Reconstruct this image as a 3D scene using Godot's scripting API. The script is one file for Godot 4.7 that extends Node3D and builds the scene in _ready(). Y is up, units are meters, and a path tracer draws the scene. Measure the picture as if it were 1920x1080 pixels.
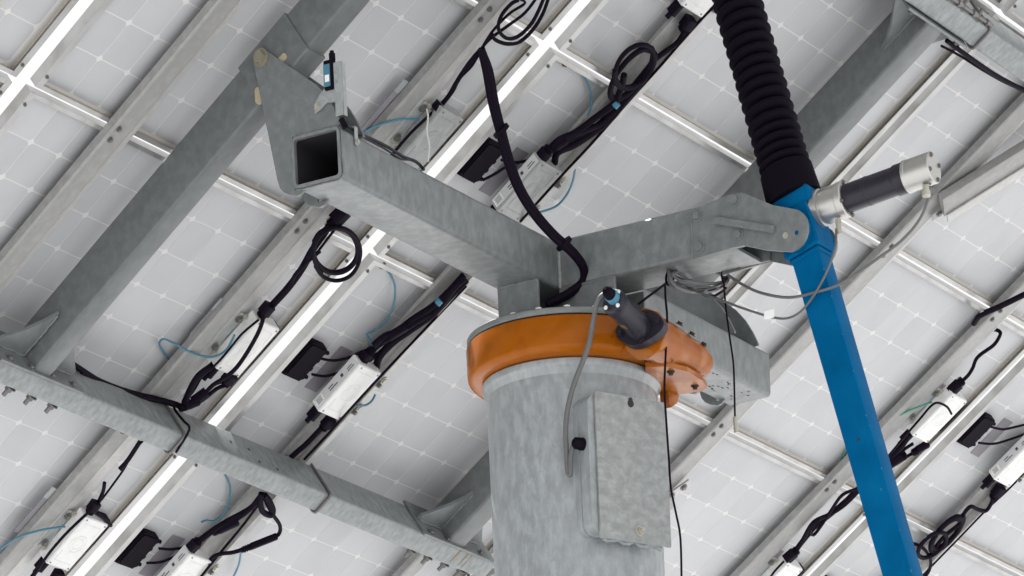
extends Node3D

const B := Vector3(0.688, 6.96, -0.285)          # tracker pivot line in the world
const U := Vector3(0.0, 0.552026, 0.833827)      # up the tilted array
const N := Vector3(0.0, -0.833827, 0.552026)     # out of the back of the array
const PITCH := 0.127

var TP := Transform3D(Basis(Vector3.RIGHT, U, N), B)
var M := {}
var taken := {}
var rng := RandomNumberGenerator.new()
var shared := {}


# ---------------------------------------------------------------- mesh builder
class MB:
	var v := PackedVector3Array()
	var n := PackedVector3Array()

	func tri(a: Vector3, b: Vector3, c: Vector3, na: Vector3, nb: Vector3, nc: Vector3) -> void:
		var f := (b - a).cross(c - a)
		if f.length_squared() < 1e-18:
			return
		if f.dot(na + nb + nc) > 0.0:
			v.append_array([a, c, b]); n.append_array([na, nc, nb])
		else:
			v.append_array([a, b, c]); n.append_array([na, nb, nc])

	func quad(a: Vector3, b: Vector3, c: Vector3, d: Vector3, na: Vector3, nb: Vector3, nc: Vector3, nd: Vector3) -> void:
		tri(a, b, c, na, nb, nc); tri(a, c, d, na, nc, nd)

	# polygon in the frame's xy, extruded along its z
	func prism(poly: PackedVector2Array, t: Transform3D, z0: float, z1: float, caps := true, smooth := 50.0, inward := false) -> void:
		var m := poly.size()
		var area := 0.0
		for i in m:
			area += poly[i].cross(poly[(i + 1) % m])
		var s := 1.0 if area > 0.0 else -1.0
		if inward:
			s = -s
		var en: Array[Vector2] = []
		for i in m:
			var e := (poly[(i + 1) % m] - poly[i]).normalized()
			en.append(Vector2(e.y, -e.x) * s)
		var lim := cos(deg_to_rad(smooth))
		for i in m:
			var j := (i + 1) % m
			var n0 := en[i]
			var n1 := en[i]
			var p := en[(i + m - 1) % m]
			var q := en[j]
			if p.dot(n0) > lim:
				n0 = (p + en[i]).normalized()
			if q.dot(n1) > lim:
				n1 = (q + en[i]).normalized()
			var a := t * Vector3(poly[i].x, poly[i].y, z0)
			var b := t * Vector3(poly[j].x, poly[j].y, z0)
			var c := t * Vector3(poly[j].x, poly[j].y, z1)
			var d := t * Vector3(poly[i].x, poly[i].y, z1)
			var na := t.basis * Vector3(n0.x, n0.y, 0)
			var nb := t.basis * Vector3(n1.x, n1.y, 0)
			quad(a, b, c, d, na, nb, nb, na)
		if caps:
			cap(poly, t, z0, -1.0); cap(poly, t, z1, 1.0)

	func cap(poly: PackedVector2Array, t: Transform3D, z: float, s: float) -> void:
		var ix := Geometry2D.triangulate_polygon(poly)
		var nn := t.basis * Vector3(0, 0, s)
		for k in range(0, ix.size(), 3):
			var a := t * Vector3(poly[ix[k]].x, poly[ix[k]].y, z)
			var b := t * Vector3(poly[ix[k + 1]].x, poly[ix[k + 1]].y, z)
			var c := t * Vector3(poly[ix[k + 2]].x, poly[ix[k + 2]].y, z)
			tri(a, b, c, nn, nn, nn)

	# hollow section with open ends
	func pipe(outer: PackedVector2Array, inner: PackedVector2Array, t: Transform3D, z0: float, z1: float) -> void:
		prism(outer, t, z0, z1, false); prism(inner, t, z0, z1, false, 50.0, true)
		var m := outer.size()
		for zz in [[z0, -1.0], [z1, 1.0]]:
			var nn: Vector3 = t.basis * Vector3(0, 0, zz[1])
			for i in m:
				var j := (i + 1) % m
				quad(t * Vector3(outer[i].x, outer[i].y, zz[0]), t * Vector3(outer[j].x, outer[j].y, zz[0]), t * Vector3(inner[j].x, inner[j].y, zz[0]), t * Vector3(inner[i].x, inner[i].y, zz[0]), nn, nn, nn, nn)

	# box with chamfered edges along every side
	func box(c: Vector3, s: Vector3, t := Transform3D(), ch := 0.0) -> void:
		var h := s * 0.5
		var poly := PackedVector2Array()
		if ch > 0.0:
			poly = PackedVector2Array([Vector2(h.x - ch, -h.y), Vector2(h.x, -h.y + ch), Vector2(h.x, h.y - ch), Vector2(h.x - ch, h.y), Vector2(-h.x + ch, h.y), Vector2(-h.x, h.y - ch), Vector2(-h.x, -h.y + ch), Vector2(-h.x + ch, -h.y)])
			var small := PackedVector2Array()
			for p in poly:
				small.append(Vector2(clampf(p.x, -h.x + ch, h.x - ch) * 1.0 if absf(p.x) < h.x - ch * 0.5 else p.x - signf(p.x) * ch, p.y if absf(p.y) < h.y - ch * 0.5 else p.y - signf(p.y) * ch))
			var f := t * Transform3D(Basis(), c)
			prism(poly, f, -h.z + ch, h.z - ch, false, 10.0)
			for sg in [-1.0, 1.0]:
				for i in 8:
					var j := (i + 1) % 8
					var a := f * Vector3(poly[i].x, poly[i].y, sg * (h.z - ch))
					var b := f * Vector3(poly[j].x, poly[j].y, sg * (h.z - ch))
					var cc := f * Vector3(small[j].x, small[j].y, sg * h.z)
					var d := f * Vector3(small[i].x, small[i].y, sg * h.z)
					var e := poly[j] - poly[i]
					var nn := f.basis * Vector3(e.y, -e.x, sg * e.length()).normalized()
					quad(a, b, cc, d, nn, nn, nn, nn)
				cap4(Vector2(h.x - ch, h.y - ch), f, sg * h.z, sg)
		else:
			poly = PackedVector2Array([Vector2(-h.x, -h.y), Vector2(h.x, -h.y), Vector2(h.x, h.y), Vector2(-h.x, h.y)])
			prism(poly, t * Transform3D(Basis(), c), -h.z, h.z)

	func cap4(h: Vector2, f: Transform3D, z: float, s: float) -> void:
		var nn := f.basis * Vector3(0, 0, s)
		quad(f * Vector3(-h.x, -h.y, z), f * Vector3(h.x, -h.y, z), f * Vector3(h.x, h.y, z), f * Vector3(-h.x, h.y, z), nn, nn, nn, nn)

	func tube(path: PackedVector3Array, r: float, seg := 7, r1 := -1.0) -> void:
		var m := path.size()
		if m < 2:
			return
		var up := Vector3.UP
		var d0 := (path[1] - path[0]).normalized()
		if absf(d0.dot(up)) > 0.9:
			up = Vector3.RIGHT
		var x := d0.cross(up).normalized()
		var rows: Array = []
		for i in m:
			var d := (path[mini(i + 1, m - 1)] - path[maxi(i - 1, 0)]).normalized()
			x = (x - d * x.dot(d)).normalized()
			var y := d.cross(x)
			var rr := r if r1 < 0.0 else lerpf(r, r1, float(i) / (m - 1))
			var row := PackedVector3Array()
			for k in seg:
				var a := TAU * k / seg
				row.append(x * cos(a) + y * sin(a))
			rows.append([row, rr])
		for i in m - 1:
			for k in seg:
				var l := (k + 1) % seg
				var a: Vector3 = rows[i][0][k]
				var b: Vector3 = rows[i][0][l]
				var c: Vector3 = rows[i + 1][0][l]
				var d: Vector3 = rows[i + 1][0][k]
				quad(path[i] + a * rows[i][1], path[i] + b * rows[i][1], path[i + 1] + c * rows[i + 1][1], path[i + 1] + d * rows[i + 1][1], a, b, c, d)
		for e in [[0, -1.0], [m - 1, 1.0]]:
			var i: int = e[0]
			var dd := (path[mini(i + 1, m - 1)] - path[maxi(i - 1, 0)]).normalized() * float(e[1])
			for k in range(1, seg - 1):
				tri(path[i] + rows[i][0][0] * rows[i][1], path[i] + rows[i][0][k] * rows[i][1], path[i] + rows[i][0][k + 1] * rows[i][1], dd, dd, dd)

	# profile of (radius, height) turned about the frame's y
	func lathe(prof: PackedVector2Array, t: Transform3D, seg := 32, smooth := 40.0, from := 0.0, to := TAU) -> void:
		var m := prof.size()
		var en: Array[Vector2] = []
		for i in m - 1:
			var e := (prof[i + 1] - prof[i]).normalized()
			en.append(Vector2(-e.y, e.x))
		# normals point away from the axis side that the profile leaves on its left
		var lim := cos(deg_to_rad(smooth))
		for i in m - 1:
			var n0 := en[i]
			var n1 := en[i]
			if i > 0 and en[i - 1].dot(en[i]) > lim:
				n0 = (en[i - 1] + en[i]).normalized()
			if i < m - 2 and en[i + 1].dot(en[i]) > lim:
				n1 = (en[i + 1] + en[i]).normalized()
			for k in seg:
				var a := from + (to - from) * k / seg
				var b := from + (to - from) * (k + 1) / seg
				var ca := Vector2(cos(a), sin(a))
				var cb := Vector2(cos(b), sin(b))
				var f := func(p: Vector2, c: Vector2) -> Vector3: return t * Vector3(p.x * c.x, p.y, p.x * c.y)
				var g := func(q: Vector2, c: Vector2) -> Vector3: return t.basis * Vector3(q.x * c.x, q.y, q.x * c.y)
				quad(f.call(prof[i], ca), f.call(prof[i], cb), f.call(prof[i + 1], cb), f.call(prof[i + 1], ca), g.call(n0, ca), g.call(n0, cb), g.call(n1, cb), g.call(n1, ca))

	func mesh() -> ArrayMesh:
		var arr := []
		arr.resize(Mesh.ARRAY_MAX)
		arr[Mesh.ARRAY_VERTEX] = v
		arr[Mesh.ARRAY_NORMAL] = n
		var am := ArrayMesh.new()
		am.add_surface_from_arrays(Mesh.PRIMITIVE_TRIANGLES, arr)
		return am


# ---------------------------------------------------------------- scene helpers
func numbered(parent: Node, called: String) -> String:
	var key := "%d/%s" % [parent.get_instance_id(), called]
	var k: int = taken.get(key, 0)
	taken[key] = k + 1
	return called if k == 0 else "%s_%03d" % [called, k]

func thing(called: String, label: String, category: String, group := "", xf := Transform3D()) -> Node3D:
	var o := Node3D.new()
	o.name = numbered(self, called)
	add_child(o)
	o.transform = xf
	o.set_meta("label", label); o.set_meta("category", category)
	if group != "":
		o.set_meta("group", group)
	return o

func part(called: String, mesh: Mesh, mat: Material, parent: Node3D, xf := Transform3D(), label := "") -> MeshInstance3D:
	var o := MeshInstance3D.new()
	o.name = numbered(parent, called)
	o.mesh = mesh
	o.material_override = mat
	parent.add_child(o)
	o.transform = xf
	if label != "":
		o.set_meta("label", label)
	return o

func structure(called: String, mesh: Mesh, mat: Material) -> MeshInstance3D:
	var o := part(called, mesh, mat, self)
	o.set_meta("kind", "structure")
	return o

func rrect(w: float, h: float, r: float, k := 3) -> PackedVector2Array:
	var o := PackedVector2Array()
	for c in 4:
		var cx := (w * 0.5 - r) * (1.0 if c == 0 or c == 3 else -1.0)
		var cy := (h * 0.5 - r) * (1.0 if c < 2 else -1.0)
		for i in k + 1:
			var a := PI * 0.5 * (c + float(i) / k)
			o.append(Vector2(cx + r * cos(a), cy + r * sin(a)))
	return o

func ngon(r: float, k: int, turn := 0.0) -> PackedVector2Array:
	var o := PackedVector2Array()
	for i in k:
		o.append(Vector2(cos(turn + TAU * i / k), sin(turn + TAU * i / k)) * r)
	return o

func frame(origin: Vector3, z: Vector3, hint := Vector3.UP) -> Transform3D:   # local z along z
	z = z.normalized()
	if absf(z.dot(hint)) > 0.98:
		hint = Vector3.RIGHT
	var x := hint.cross(z).normalized()
	return Transform3D(Basis(x, z.cross(x), z), origin)

func frame_y(origin: Vector3, y: Vector3) -> Transform3D:   # local y along y, for turned shapes
	var f := frame(origin, y)
	return Transform3D(Basis(f.basis.x, f.basis.z, -f.basis.y), origin)

func smooth_path(flat: Array, sub := 4) -> PackedVector3Array:
	var p := PackedVector3Array()
	for i in range(0, flat.size(), 3):
		p.append(Vector3(flat[i], flat[i + 1], flat[i + 2]) + B)
	var o := PackedVector3Array()
	for i in p.size() - 1:
		var a := p[maxi(i - 1, 0)]
		var d := p[mini(i + 2, p.size() - 1)]
		for k in sub:
			o.append(p[i].cubic_interpolate(p[i + 1], a, d, float(k) / sub))
	o.append(p[-1])
	return o

func bolt(parent: Node3D, at: Vector3, dir: Vector3, r := 0.011, h := 0.009, mat: Material = null, tip := 0.0, called := "bolt") -> MeshInstance3D:
	var key := "bolt %f %f %f" % [r, h, tip]
	if not shared.has(key):
		var m := MB.new()
		m.prism(ngon(r * 1.5, 16), Transform3D(), 0.0, 0.0025)
		m.prism(ngon(r, 6), Transform3D(), 0.0025, 0.0025 + h)
		if tip > 0.0:
			m.prism(ngon(r * 0.55, 10), Transform3D(), 0.0025 + h, h + tip)
		shared[key] = m.mesh()
	return part(called, shared[key], mat if mat else M.bolt, parent, frame(at, dir))

func cable(parent: Node3D, called: String, flat: Array, r: float, mat: Material, sub := 4, seg := 7) -> MeshInstance3D:
	var m := MB.new()
	var p := smooth_path(flat, sub)
	var base := parent.transform.affine_inverse()
	for i in p.size():
		p[i] = base * p[i]
	m.tube(p, r, seg)
	return part(called, m.mesh(), mat, parent)

# a bundle of cables as one thing: its strands are parts
func bundle(called: String, label: String, category: String, group: String, strands: Array, mat: Material = null) -> Node3D:
	var f: Array = strands[0][0]
	var t := thing(called, label, category, group, Transform3D(Basis(), Vector3(f[0], f[1], f[2]) + B))
	for s in strands:
		cable(t, "cable" if called != "earth_wire" else "wire", s[0], s[1], mat if mat else M.cable)
	return t

# a dark plug pushed over a cable end
func plug(parent: Node3D, a: Vector3, b: Vector3, r: float, called := "cable_plug", mat: Material = null) -> void:
	var m := MB.new()
	var inv := parent.transform.affine_inverse()
	var p := inv * (a + B)
	var q := inv * (b + B)
	var f := frame(p, q - p)
	var l := (q - p).length()
	m.prism(rrect(r * 2.2, r * 1.8, r * 0.5), f, 0.0, l * 0.72)
	m.prism(ngon(r * 0.75, 10), f, l * 0.7, l)
	for k in 3:
		m.prism(ngon(r * 0.95, 10), f, l * (0.76 + 0.07 * k), l * (0.79 + 0.07 * k))
	part(called, m.mesh(), mat if mat else M.cable, parent)


# ---------------------------------------------------------------- materials
func noise_tex(seed_: int, freq: float, stops: Array, kind := FastNoiseLite.TYPE_SIMPLEX_SMOOTH, octaves := 5, size := 512, warp := 0.0, normal := false, bump := 2.0) -> NoiseTexture2D:
	var f := FastNoiseLite.new()
	f.seed = seed_; f.noise_type = kind; f.frequency = freq
	f.fractal_type = FastNoiseLite.FRACTAL_FBM if octaves > 1 else FastNoiseLite.FRACTAL_NONE
	f.fractal_octaves = octaves
	if kind == FastNoiseLite.TYPE_CELLULAR:
		f.cellular_return_type = FastNoiseLite.RETURN_CELL_VALUE
	if warp > 0.0:
		f.domain_warp_enabled = true; f.domain_warp_amplitude = warp; f.domain_warp_frequency = freq * 1.5
	var t := NoiseTexture2D.new()
	t.width = size; t.height = size; t.seamless = true; t.noise = f
	if normal:
		t.as_normal_map = true; t.bump_strength = bump
	else:
		var g := Gradient.new()
		var off := PackedFloat32Array()
		var col := PackedColorArray()
		for s in stops:
			off.append(s[0]); col.append(s[1])
		g.offsets = off; g.colors = col
		t.color_ramp = g
	return t

func lin(r: float, g: float, b: float) -> Color:
	return Color(r, g, b).linear_to_srgb()

func mat(c: Color, rough := 0.6, metal := 0.0) -> StandardMaterial3D:
	var m := StandardMaterial3D.new()
	m.albedo_color = c; m.roughness = rough; m.metallic = metal
	return m

func tri(m: StandardMaterial3D, tex: Texture2D, scale_: Vector3, world := true) -> StandardMaterial3D:
	m.albedo_texture = tex
	m.uv1_triplanar = true; m.uv1_world_triplanar = world
	m.uv1_scale = scale_
	return m

# galvanised steel: grey zinc with soft mottling
func galv(level: float, seed_: int, spread: float, scale_: float, rough := 0.5, stretch := Vector3.ONE, tint := Vector3(0.93, 1.0, 1.0), gain := 0.57) -> StandardMaterial3D:
	var m := mat(Color.WHITE, rough, 0.05)
	var pick := func(k: float) -> Color:
		k *= level
		return lin(k * tint.x, k * tint.y, k * tint.z)
	var stops := [[0.0, pick.call(1.0 - spread)], [0.34, pick.call(1.0 - spread * 0.45)], [0.5, pick.call(1.0)], [0.62, pick.call(1.0 + spread * 0.4)], [0.74, pick.call(1.0 + spread * 0.75)], [1.0, pick.call(1.0 + spread * 1.5)]]
	var t := noise_tex(seed_, 0.022, stops, FastNoiseLite.TYPE_SIMPLEX_SMOOTH, 6, 1024, 22.0)
	(t.noise as FastNoiseLite).fractal_gain = gain
	tri(m, t, stretch * scale_)
	m.roughness_texture = M.rough_tex
	m.roughness_texture_channel = BaseMaterial3D.TEXTURE_CHANNEL_RED
	return m

func make_materials() -> void:
	M.rough_tex = noise_tex(77, 0.02, [[0.0, Color(0.6, 0.6, 0.6)], [1.0, Color(1, 1, 1)]], FastNoiseLite.TYPE_SIMPLEX_SMOOTH, 5, 256)
	M.beam = galv(0.128, 3, 0.17, 1.0, 0.6)
	M.crossbeam = galv(0.21, 5, 0.33, 1.2, 0.58, Vector3(1.35, 1.0, 1.0))
	M.head = galv(0.18, 9, 0.22, 0.9, 0.5, Vector3(1.3, 0.8, 1.0))
	M.tube_inside = mat(lin(0.013, 0.010, 0.015), 0.85)  # near-black: the shade of the hollow is put into the colour
	M.pole = galv(0.29, 12, 0.25, 1.0, 0.38, Vector3(1.2, 0.5, 1.2), Vector3(0.93, 1.0, 1.03), 0.66)
	M.cover = galv(0.285, 15, 0.27, 1.3, 0.5, Vector3.ONE, Vector3(0.96, 1.0, 0.98), 0.64)
	M.plate = galv(0.18 * 0.9, 18, 0.16, 1.1, 0.55)
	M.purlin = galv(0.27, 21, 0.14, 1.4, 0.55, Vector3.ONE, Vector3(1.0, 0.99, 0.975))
	M.purlin_pale = galv(0.42, 23, 0.14, 1.4, 0.55, Vector3.ONE, Vector3(1.0, 0.985, 0.955))  # paler copy of the purlin zinc, light on slanted faces painted in
	M.bracket = galv(0.30, 25, 0.13, 1.6, 0.4)
	M.bolt = mat(lin(0.16, 0.155, 0.15), 0.45, 0.5)
	M.bolt_light = mat(lin(0.42, 0.40, 0.34), 0.4, 0.4)
	M.packing = mat(lin(0.36, 0.31, 0.21), 0.8)
	M.bolt_old = mat(lin(0.26, 0.24, 0.18), 0.4, 0.3)
	M.alu_frame = mat(Color.WHITE, 0.3, 0.6)
	tri(M.alu_frame, noise_tex(31, 0.01, [[0.0, lin(0.29, 0.282, 0.268)], [0.5, lin(0.385, 0.382, 0.375)], [1.0, lin(0.44, 0.44, 0.437)]]), Vector3.ONE * 1.5)
	M.alu = mat(lin(0.44, 0.43, 0.41), 0.34, 0.75)
	M.backsheet = mat(lin(0.57, 0.57 * 0.98, 0.57 * 0.95), 0.5)
	M.cells = []
	for k in 3:
		var lv: float = [0.97, 1.0, 1.03][k] * 0.42
		var c := mat(Color.WHITE, 0.42)
		tri(c, noise_tex(40 + k, 0.012, [[0.0, lin(lv * 0.91, lv * 0.92, lv * 0.95)], [0.5, lin(lv * 0.985, lv * 0.995, lv * 1.025)], [1.0, lin(lv * 1.035, lv * 1.045, lv * 1.075)]], FastNoiseLite.TYPE_SIMPLEX_SMOOTH, 5, 512), Vector3.ONE * 0.8)
		M.cells.append(c)
	M.sealant = mat(lin(0.46, 0.41, 0.34), 0.7)
	M.black_box = mat(lin(0.005, 0.003, 0.007), 0.7)
	M.black_box.metallic_specular = 0.2
	M.cable = mat(lin(0.006, 0.003, 0.009), 0.65)
	M.cable.metallic_specular = 0.2
	M.rubber = mat(lin(0.0045, 0.0025, 0.007), 0.75)
	M.rubber.metallic_specular = 0.2
	M.motor_black = mat(lin(0.016, 0.014, 0.022), 0.36)
	M.motor_black.metallic_specular = 0.4
	M.grey_cable = mat(lin(0.115, 0.115, 0.118), 0.6)
	M.earth_blue = mat(lin(0.05, 0.17, 0.24), 0.5)
	M.earth_green = mat(lin(0.05, 0.24, 0.19), 0.5)
	M.blue_tape = mat(lin(0.05, 0.18, 0.27), 0.5)
	M.inverter = mat(Color.WHITE, 0.42)
	tri(M.inverter, noise_tex(51, 0.05, [[0.0, lin(0.56, 0.56, 0.55)], [0.3, lin(0.63, 0.63, 0.62)], [0.5, lin(0.66, 0.66, 0.65)], [1.0, lin(0.69, 0.69, 0.68)]], FastNoiseLite.TYPE_SIMPLEX, 5, 256), Vector3.ONE * 2.0)
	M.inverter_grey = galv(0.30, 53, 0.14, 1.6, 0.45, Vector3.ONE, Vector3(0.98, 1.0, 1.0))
	M.inverter_side = mat(lin(0.55, 0.55, 0.56), 0.45)
	M.print = mat(lin(0.05, 0.05, 0.06), 0.7)
	M.paper = mat(lin(0.78, 0.78, 0.77), 0.6)
	M.grey_label = mat(lin(0.19, 0.18, 0.20), 0.6)
	M.rust_run = mat(lin(0.20, 0.155, 0.09), 0.8)
	M.rust = mat(lin(0.14, 0.06, 0.03), 0.85)
	M.orange = mat(Color.WHITE, 0.28)
	tri(M.orange, noise_tex(61, 0.02, [[0.0, lin(0.25, 0.066, 0.002)], [0.5, lin(0.31, 0.085, 0.003)], [1.0, lin(0.35, 0.099, 0.004)]], FastNoiseLite.TYPE_SIMPLEX_SMOOTH, 4, 256), Vector3.ONE * 2.5)
	M.orange.clearcoat_enabled = true; M.orange.clearcoat = 0.22; M.orange.clearcoat_roughness = 0.12; M.orange.metallic_specular = 0.15
	M.orange_sheen = mat(Color.WHITE, 0.35)  # salmon patches are reflections on the casting, painted into the orange
	tri(M.orange_sheen, noise_tex(63, 0.011, [[0.0, lin(0.26, 0.066, 0.003)], [0.52, lin(0.32, 0.085, 0.004)], [0.56, lin(0.35, 0.125, 0.03)], [1.0, lin(0.40, 0.165, 0.06)]], FastNoiseLite.TYPE_SIMPLEX_SMOOTH, 2, 256, 8.0), Vector3.ONE * 3.0)
	M.orange_sheen.clearcoat_enabled = true; M.orange_sheen.metallic_specular = 0.2; M.orange_sheen.clearcoat = 0.2; M.orange_sheen.clearcoat_roughness = 0.15
	M.blue = mat(Color.WHITE, 0.34)
	tri(M.blue, noise_tex(65, 0.012, [[0.0, lin(0.0004, 0.072, 0.18)], [0.5, lin(0.0006, 0.09, 0.225)], [1.0, lin(0.0014, 0.108, 0.26)]], FastNoiseLite.TYPE_SIMPLEX_SMOOTH, 5, 256), Vector3.ONE * 2.0)
	M.blue.metallic_specular = 0.1
	M.chip_grey = mat(lin(0.14, 0.16, 0.18), 0.7)
	M.dirt_dark = mat(lin(0.03, 0.025, 0.02), 0.9)
	M.white_cap = mat(lin(0.8, 0.8, 0.78), 0.35)
	M.yellow_print = mat(lin(0.10, 0.065, 0.015), 0.6)
	M.glass = mat(lin(0.02, 0.025, 0.05), 0.08)
	M.plastic_tie = mat(lin(0.6, 0.6, 0.58), 0.5)
	M.ground = mat(Color.WHITE, 0.95)
	tri(M.ground, noise_tex(71, 0.02, [[0.0, lin(0.375, 0.38, 0.385)], [1.0, lin(0.53, 0.535, 0.54)]], FastNoiseLite.TYPE_SIMPLEX_SMOOTH, 6, 512), Vector3.ONE * 0.12)


# ---------------------------------------------------------------- solar modules
const HV := 0.796
const HU := 0.3958

func rail(along_u: bool, side: float) -> ArrayMesh:
	# L section: web outside, flange turned in at the back
	var m := MB.new()
	if along_u:   # short end of the module
		var p := PackedVector2Array([Vector2(0, -0.006), Vector2(0, 0.024), Vector2(-0.023, 0.024), Vector2(-0.023, 0.0215), Vector2(-0.003, 0.0215), Vector2(-0.003, -0.006)])
		var t := Transform3D(Basis(Vector3(side, 0, 0), Vector3(0, 0, 1), Vector3(0, 1, 0)), Vector3(side * HV, 0, 0))
		m.prism(p, t, -HU, HU, true, 10.0)
	else:
		var p := PackedVector2Array([Vector2(0, -0.006), Vector2(0, 0.0235), Vector2(-0.013, 0.0235), Vector2(-0.013, 0.021), Vector2(-0.003, 0.021), Vector2(-0.003, -0.006)])
		var t := Transform3D(Basis(Vector3(0, side, 0), Vector3(0, 0, 1), Vector3(1, 0, 0)), Vector3(0, side * HU, 0))
		m.prism(p, t, -HV + 0.0035, HV - 0.0035, true, 10.0)
	return m.mesh()

func make_module(flip: bool, single_cells: bool) -> Node3D:
	var o := Node3D.new()
	var m := MB.new()
	m.box(Vector3(0, 0, -0.003), Vector3(HV * 2 - 0.0075, HU * 2 - 0.0075, 0.006))
	part("backsheet", m.mesh(), M.backsheet, o)
	var c := PackedVector2Array()
	var hx := 0.0620
	var hy := 0.0616
	var k := 0.0102
	for q in [Vector2(hx - k, -hy), Vector2(hx, -hy + k), Vector2(hx, hy - k), Vector2(hx - k, hy), Vector2(-hx + k, hy), Vector2(-hx, hy - k), Vector2(-hx, -hy + k), Vector2(-hx + k, -hy)]:
		c.append(q)
	if single_cells:
		if not shared.has("cell"):
			m = MB.new(); m.prism(c, Transform3D(), 0.0, 0.0003, true, 5.0)
			shared["cell"] = m.mesh()
		for i in 12:
			for j in 6:
				part("cell", shared["cell"], M.cells[rng.randi() % 3], o, Transform3D(Basis(), Vector3((i - 5.5) * PITCH, (j - 2.5) * PITCH, 0.0001)))
	else:
		m = MB.new()
		for i in 12:
			for j in 6:
				m.cap(c, Transform3D(Basis(), Vector3((i - 5.5) * PITCH, (j - 2.5) * PITCH, 0)), 0.0003, 1.0)
		var s := part("cell_sheet", m.mesh(), M.cells[1], o)
		s.set_meta("kind", "stuff")
	for s in [-1.0, 1.0]:
		part("frame_rail", rail(true, s), M.alu_frame, o)
		part("frame_rail", rail(false, s), M.alu_frame, o)
	# bead of sealant in the corner between frame and backsheet
	m = MB.new()
	for s in [-1.0, 1.0]:
		m.box(Vector3(s * (HV - 0.0055), 0, 0.0025), Vector3(0.004, HU * 2 - 0.012, 0.0048))
		m.box(Vector3(0, s * (HU - 0.0055), 0.0022), Vector3(HV * 2 - 0.022, 0.004, 0.0042))
	part("sealant_bead", m.mesh(), M.sealant, o)
	# black junction box, ribbed, with rounded corners
	var g := -1.0 if flip else 1.0
	m = MB.new()
	m.prism(rrect(0.088, 0.135, 0.012), Transform3D(Basis(), Vector3(-0.712 * g, 0.008, 0)), 0.0009, 0.024)
	m.prism(rrect(0.078, 0.122, 0.010), Transform3D(Basis(), Vector3(-0.712 * g, 0.008, 0)), 0.024, 0.029)
	for q in 6:
		m.prism(ngon(0.012, 10), frame(Vector3((-0.712 - 0.036 + q * 0.0144) * g, 0.008 - 0.064, 0.012), Vector3(0, -1, 0.3)), -0.004, 0.007, true, 40.0)
	for q in 4:
		m.prism(ngon(0.009, 10), Transform3D(Basis(), Vector3((-0.712 + 0.046) * g, 0.008 + (q - 1.5) * 0.034, 0.002)), 0.0, 0.02)
	for q in [-1.0, 1.0]:
		m.prism(ngon(0.0065, 10), frame(Vector3((-0.665) * g, 0.008 + q * 0.05, 0.014), Vector3(g, 0, 0)), 0.0, 0.022)
	part("junction_box", m.mesh(), M.black_box, o)
	m = MB.new()
	m.box(Vector3(-0.566 * g, 0.004, 0.0016), Vector3(0.066, 0.172, 0.0012))
	part("type_label", m.mesh(), M.grey_label, o)
	# earthing screws at two corners of the flange
	for s in [-1.0, 1.0]:
		bolt(o, Vector3(s * (HV - 0.012), -HU + 0.04, 0.024), Vector3(0, 0, 1), 0.0035, 0.003, M.bolt)
		bolt(o, Vector3(s * (HV - 0.012), HU - 0.04, 0.024), Vector3(0, 0, 1), 0.0035, 0.003, M.bolt)
	return o

func lay_modules() -> void:
	var said := {
		"0,0": "white-backed solar module behind the upper half of the thick left beam and the pivot bolt",
		"0,1": "white-backed solar module at the top edge behind the loose black cable loops",
		"0,-1": "white-backed solar module behind the lower half of the thick left beam, above the lower crossbeam",
		"0,-2": "white-backed solar module in the lower left corner below the lower crossbeam",
		"-1,0": "white-backed solar module in the top left corner beyond the white gap",
		"-1,-1": "white-backed solar module cut off by the left edge, just under the top left corner module",
		"1,2": "sliver of white-backed solar module at the top edge right of the bellows",
		"1,1": "white-backed solar module behind the upper part of the black bellows",
		"1,0": "white-backed solar module above the short arm, between hanging cable bundle and bellows",
		"1,-1": "white-backed solar module left of the orange ring, under the long square tube",
		"1,-2": "white-backed solar module at the bottom edge left of the pole, below the lower crossbeam",
		"2,2": "white-backed solar module in the top right corner above the upper crossbeam",
		"2,1": "white-backed solar module at the right edge behind the silver motor and the diagonal brace",
		"2,0": "white-backed solar module crossed by the middle of the blue actuator tube",
		"2,-1": "white-backed solar module at the bottom edge right of the pole, left of the blue tube",
		"2,-2": "white-backed solar module hidden at the bottom edge behind the pole foot of the picture",
		"3,1": "white-backed solar module cut off by the right edge, below the thick black cable",
		"3,0": "white-backed solar module at the right edge below the box with printed side",
		"3,-1": "white-backed solar module in the lower right corner, right of the blue tube",
	}
	var cv := {-2: -5.03, -1: -3.356, 0: -1.6811, 1: 0.0, 2: 1.6332, 3: 3.294, 4: 4.95}
	var proto := {}
	for r in range(-3, 4):
		for c in range(-2, 5):
			var key := "%d,%d" % [c, r]
			var near := said.has(key)
			var flip := c % 2 == 0
			var pk := "%s%s" % [flip, near]
			var o: Node3D
			if proto.has(pk):
				o = proto[pk].duplicate()
			else:
				o = make_module(flip, near)
				proto[pk] = o
			o.name = numbered(self, "solar_module")
			add_child(o)
			var du := r * 0.8087 + (-0.0065 if c >= 2 else 0.0)
			o.transform = TP * Transform3D(Basis(Vector3(0, 0, 1), rng.randf_range(-0.0006, 0.0006)), Vector3(cv[c], du, rng.randf_range(-0.001, 0.001)))
			o.set_meta("category", "solar panel")
			o.set_meta("group", "solar modules of the tilted array")
			o.set_meta("label", said[key] if near else "white-backed solar module further out in the array, outside the picture")


# ---------------------------------------------------------------- purlins, crossbeams, beams
func local(parent: Node3D, v: float, u: float, d: float) -> Vector3:
	return parent.transform.affine_inverse() * (TP * Vector3(v, u, d))

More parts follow.
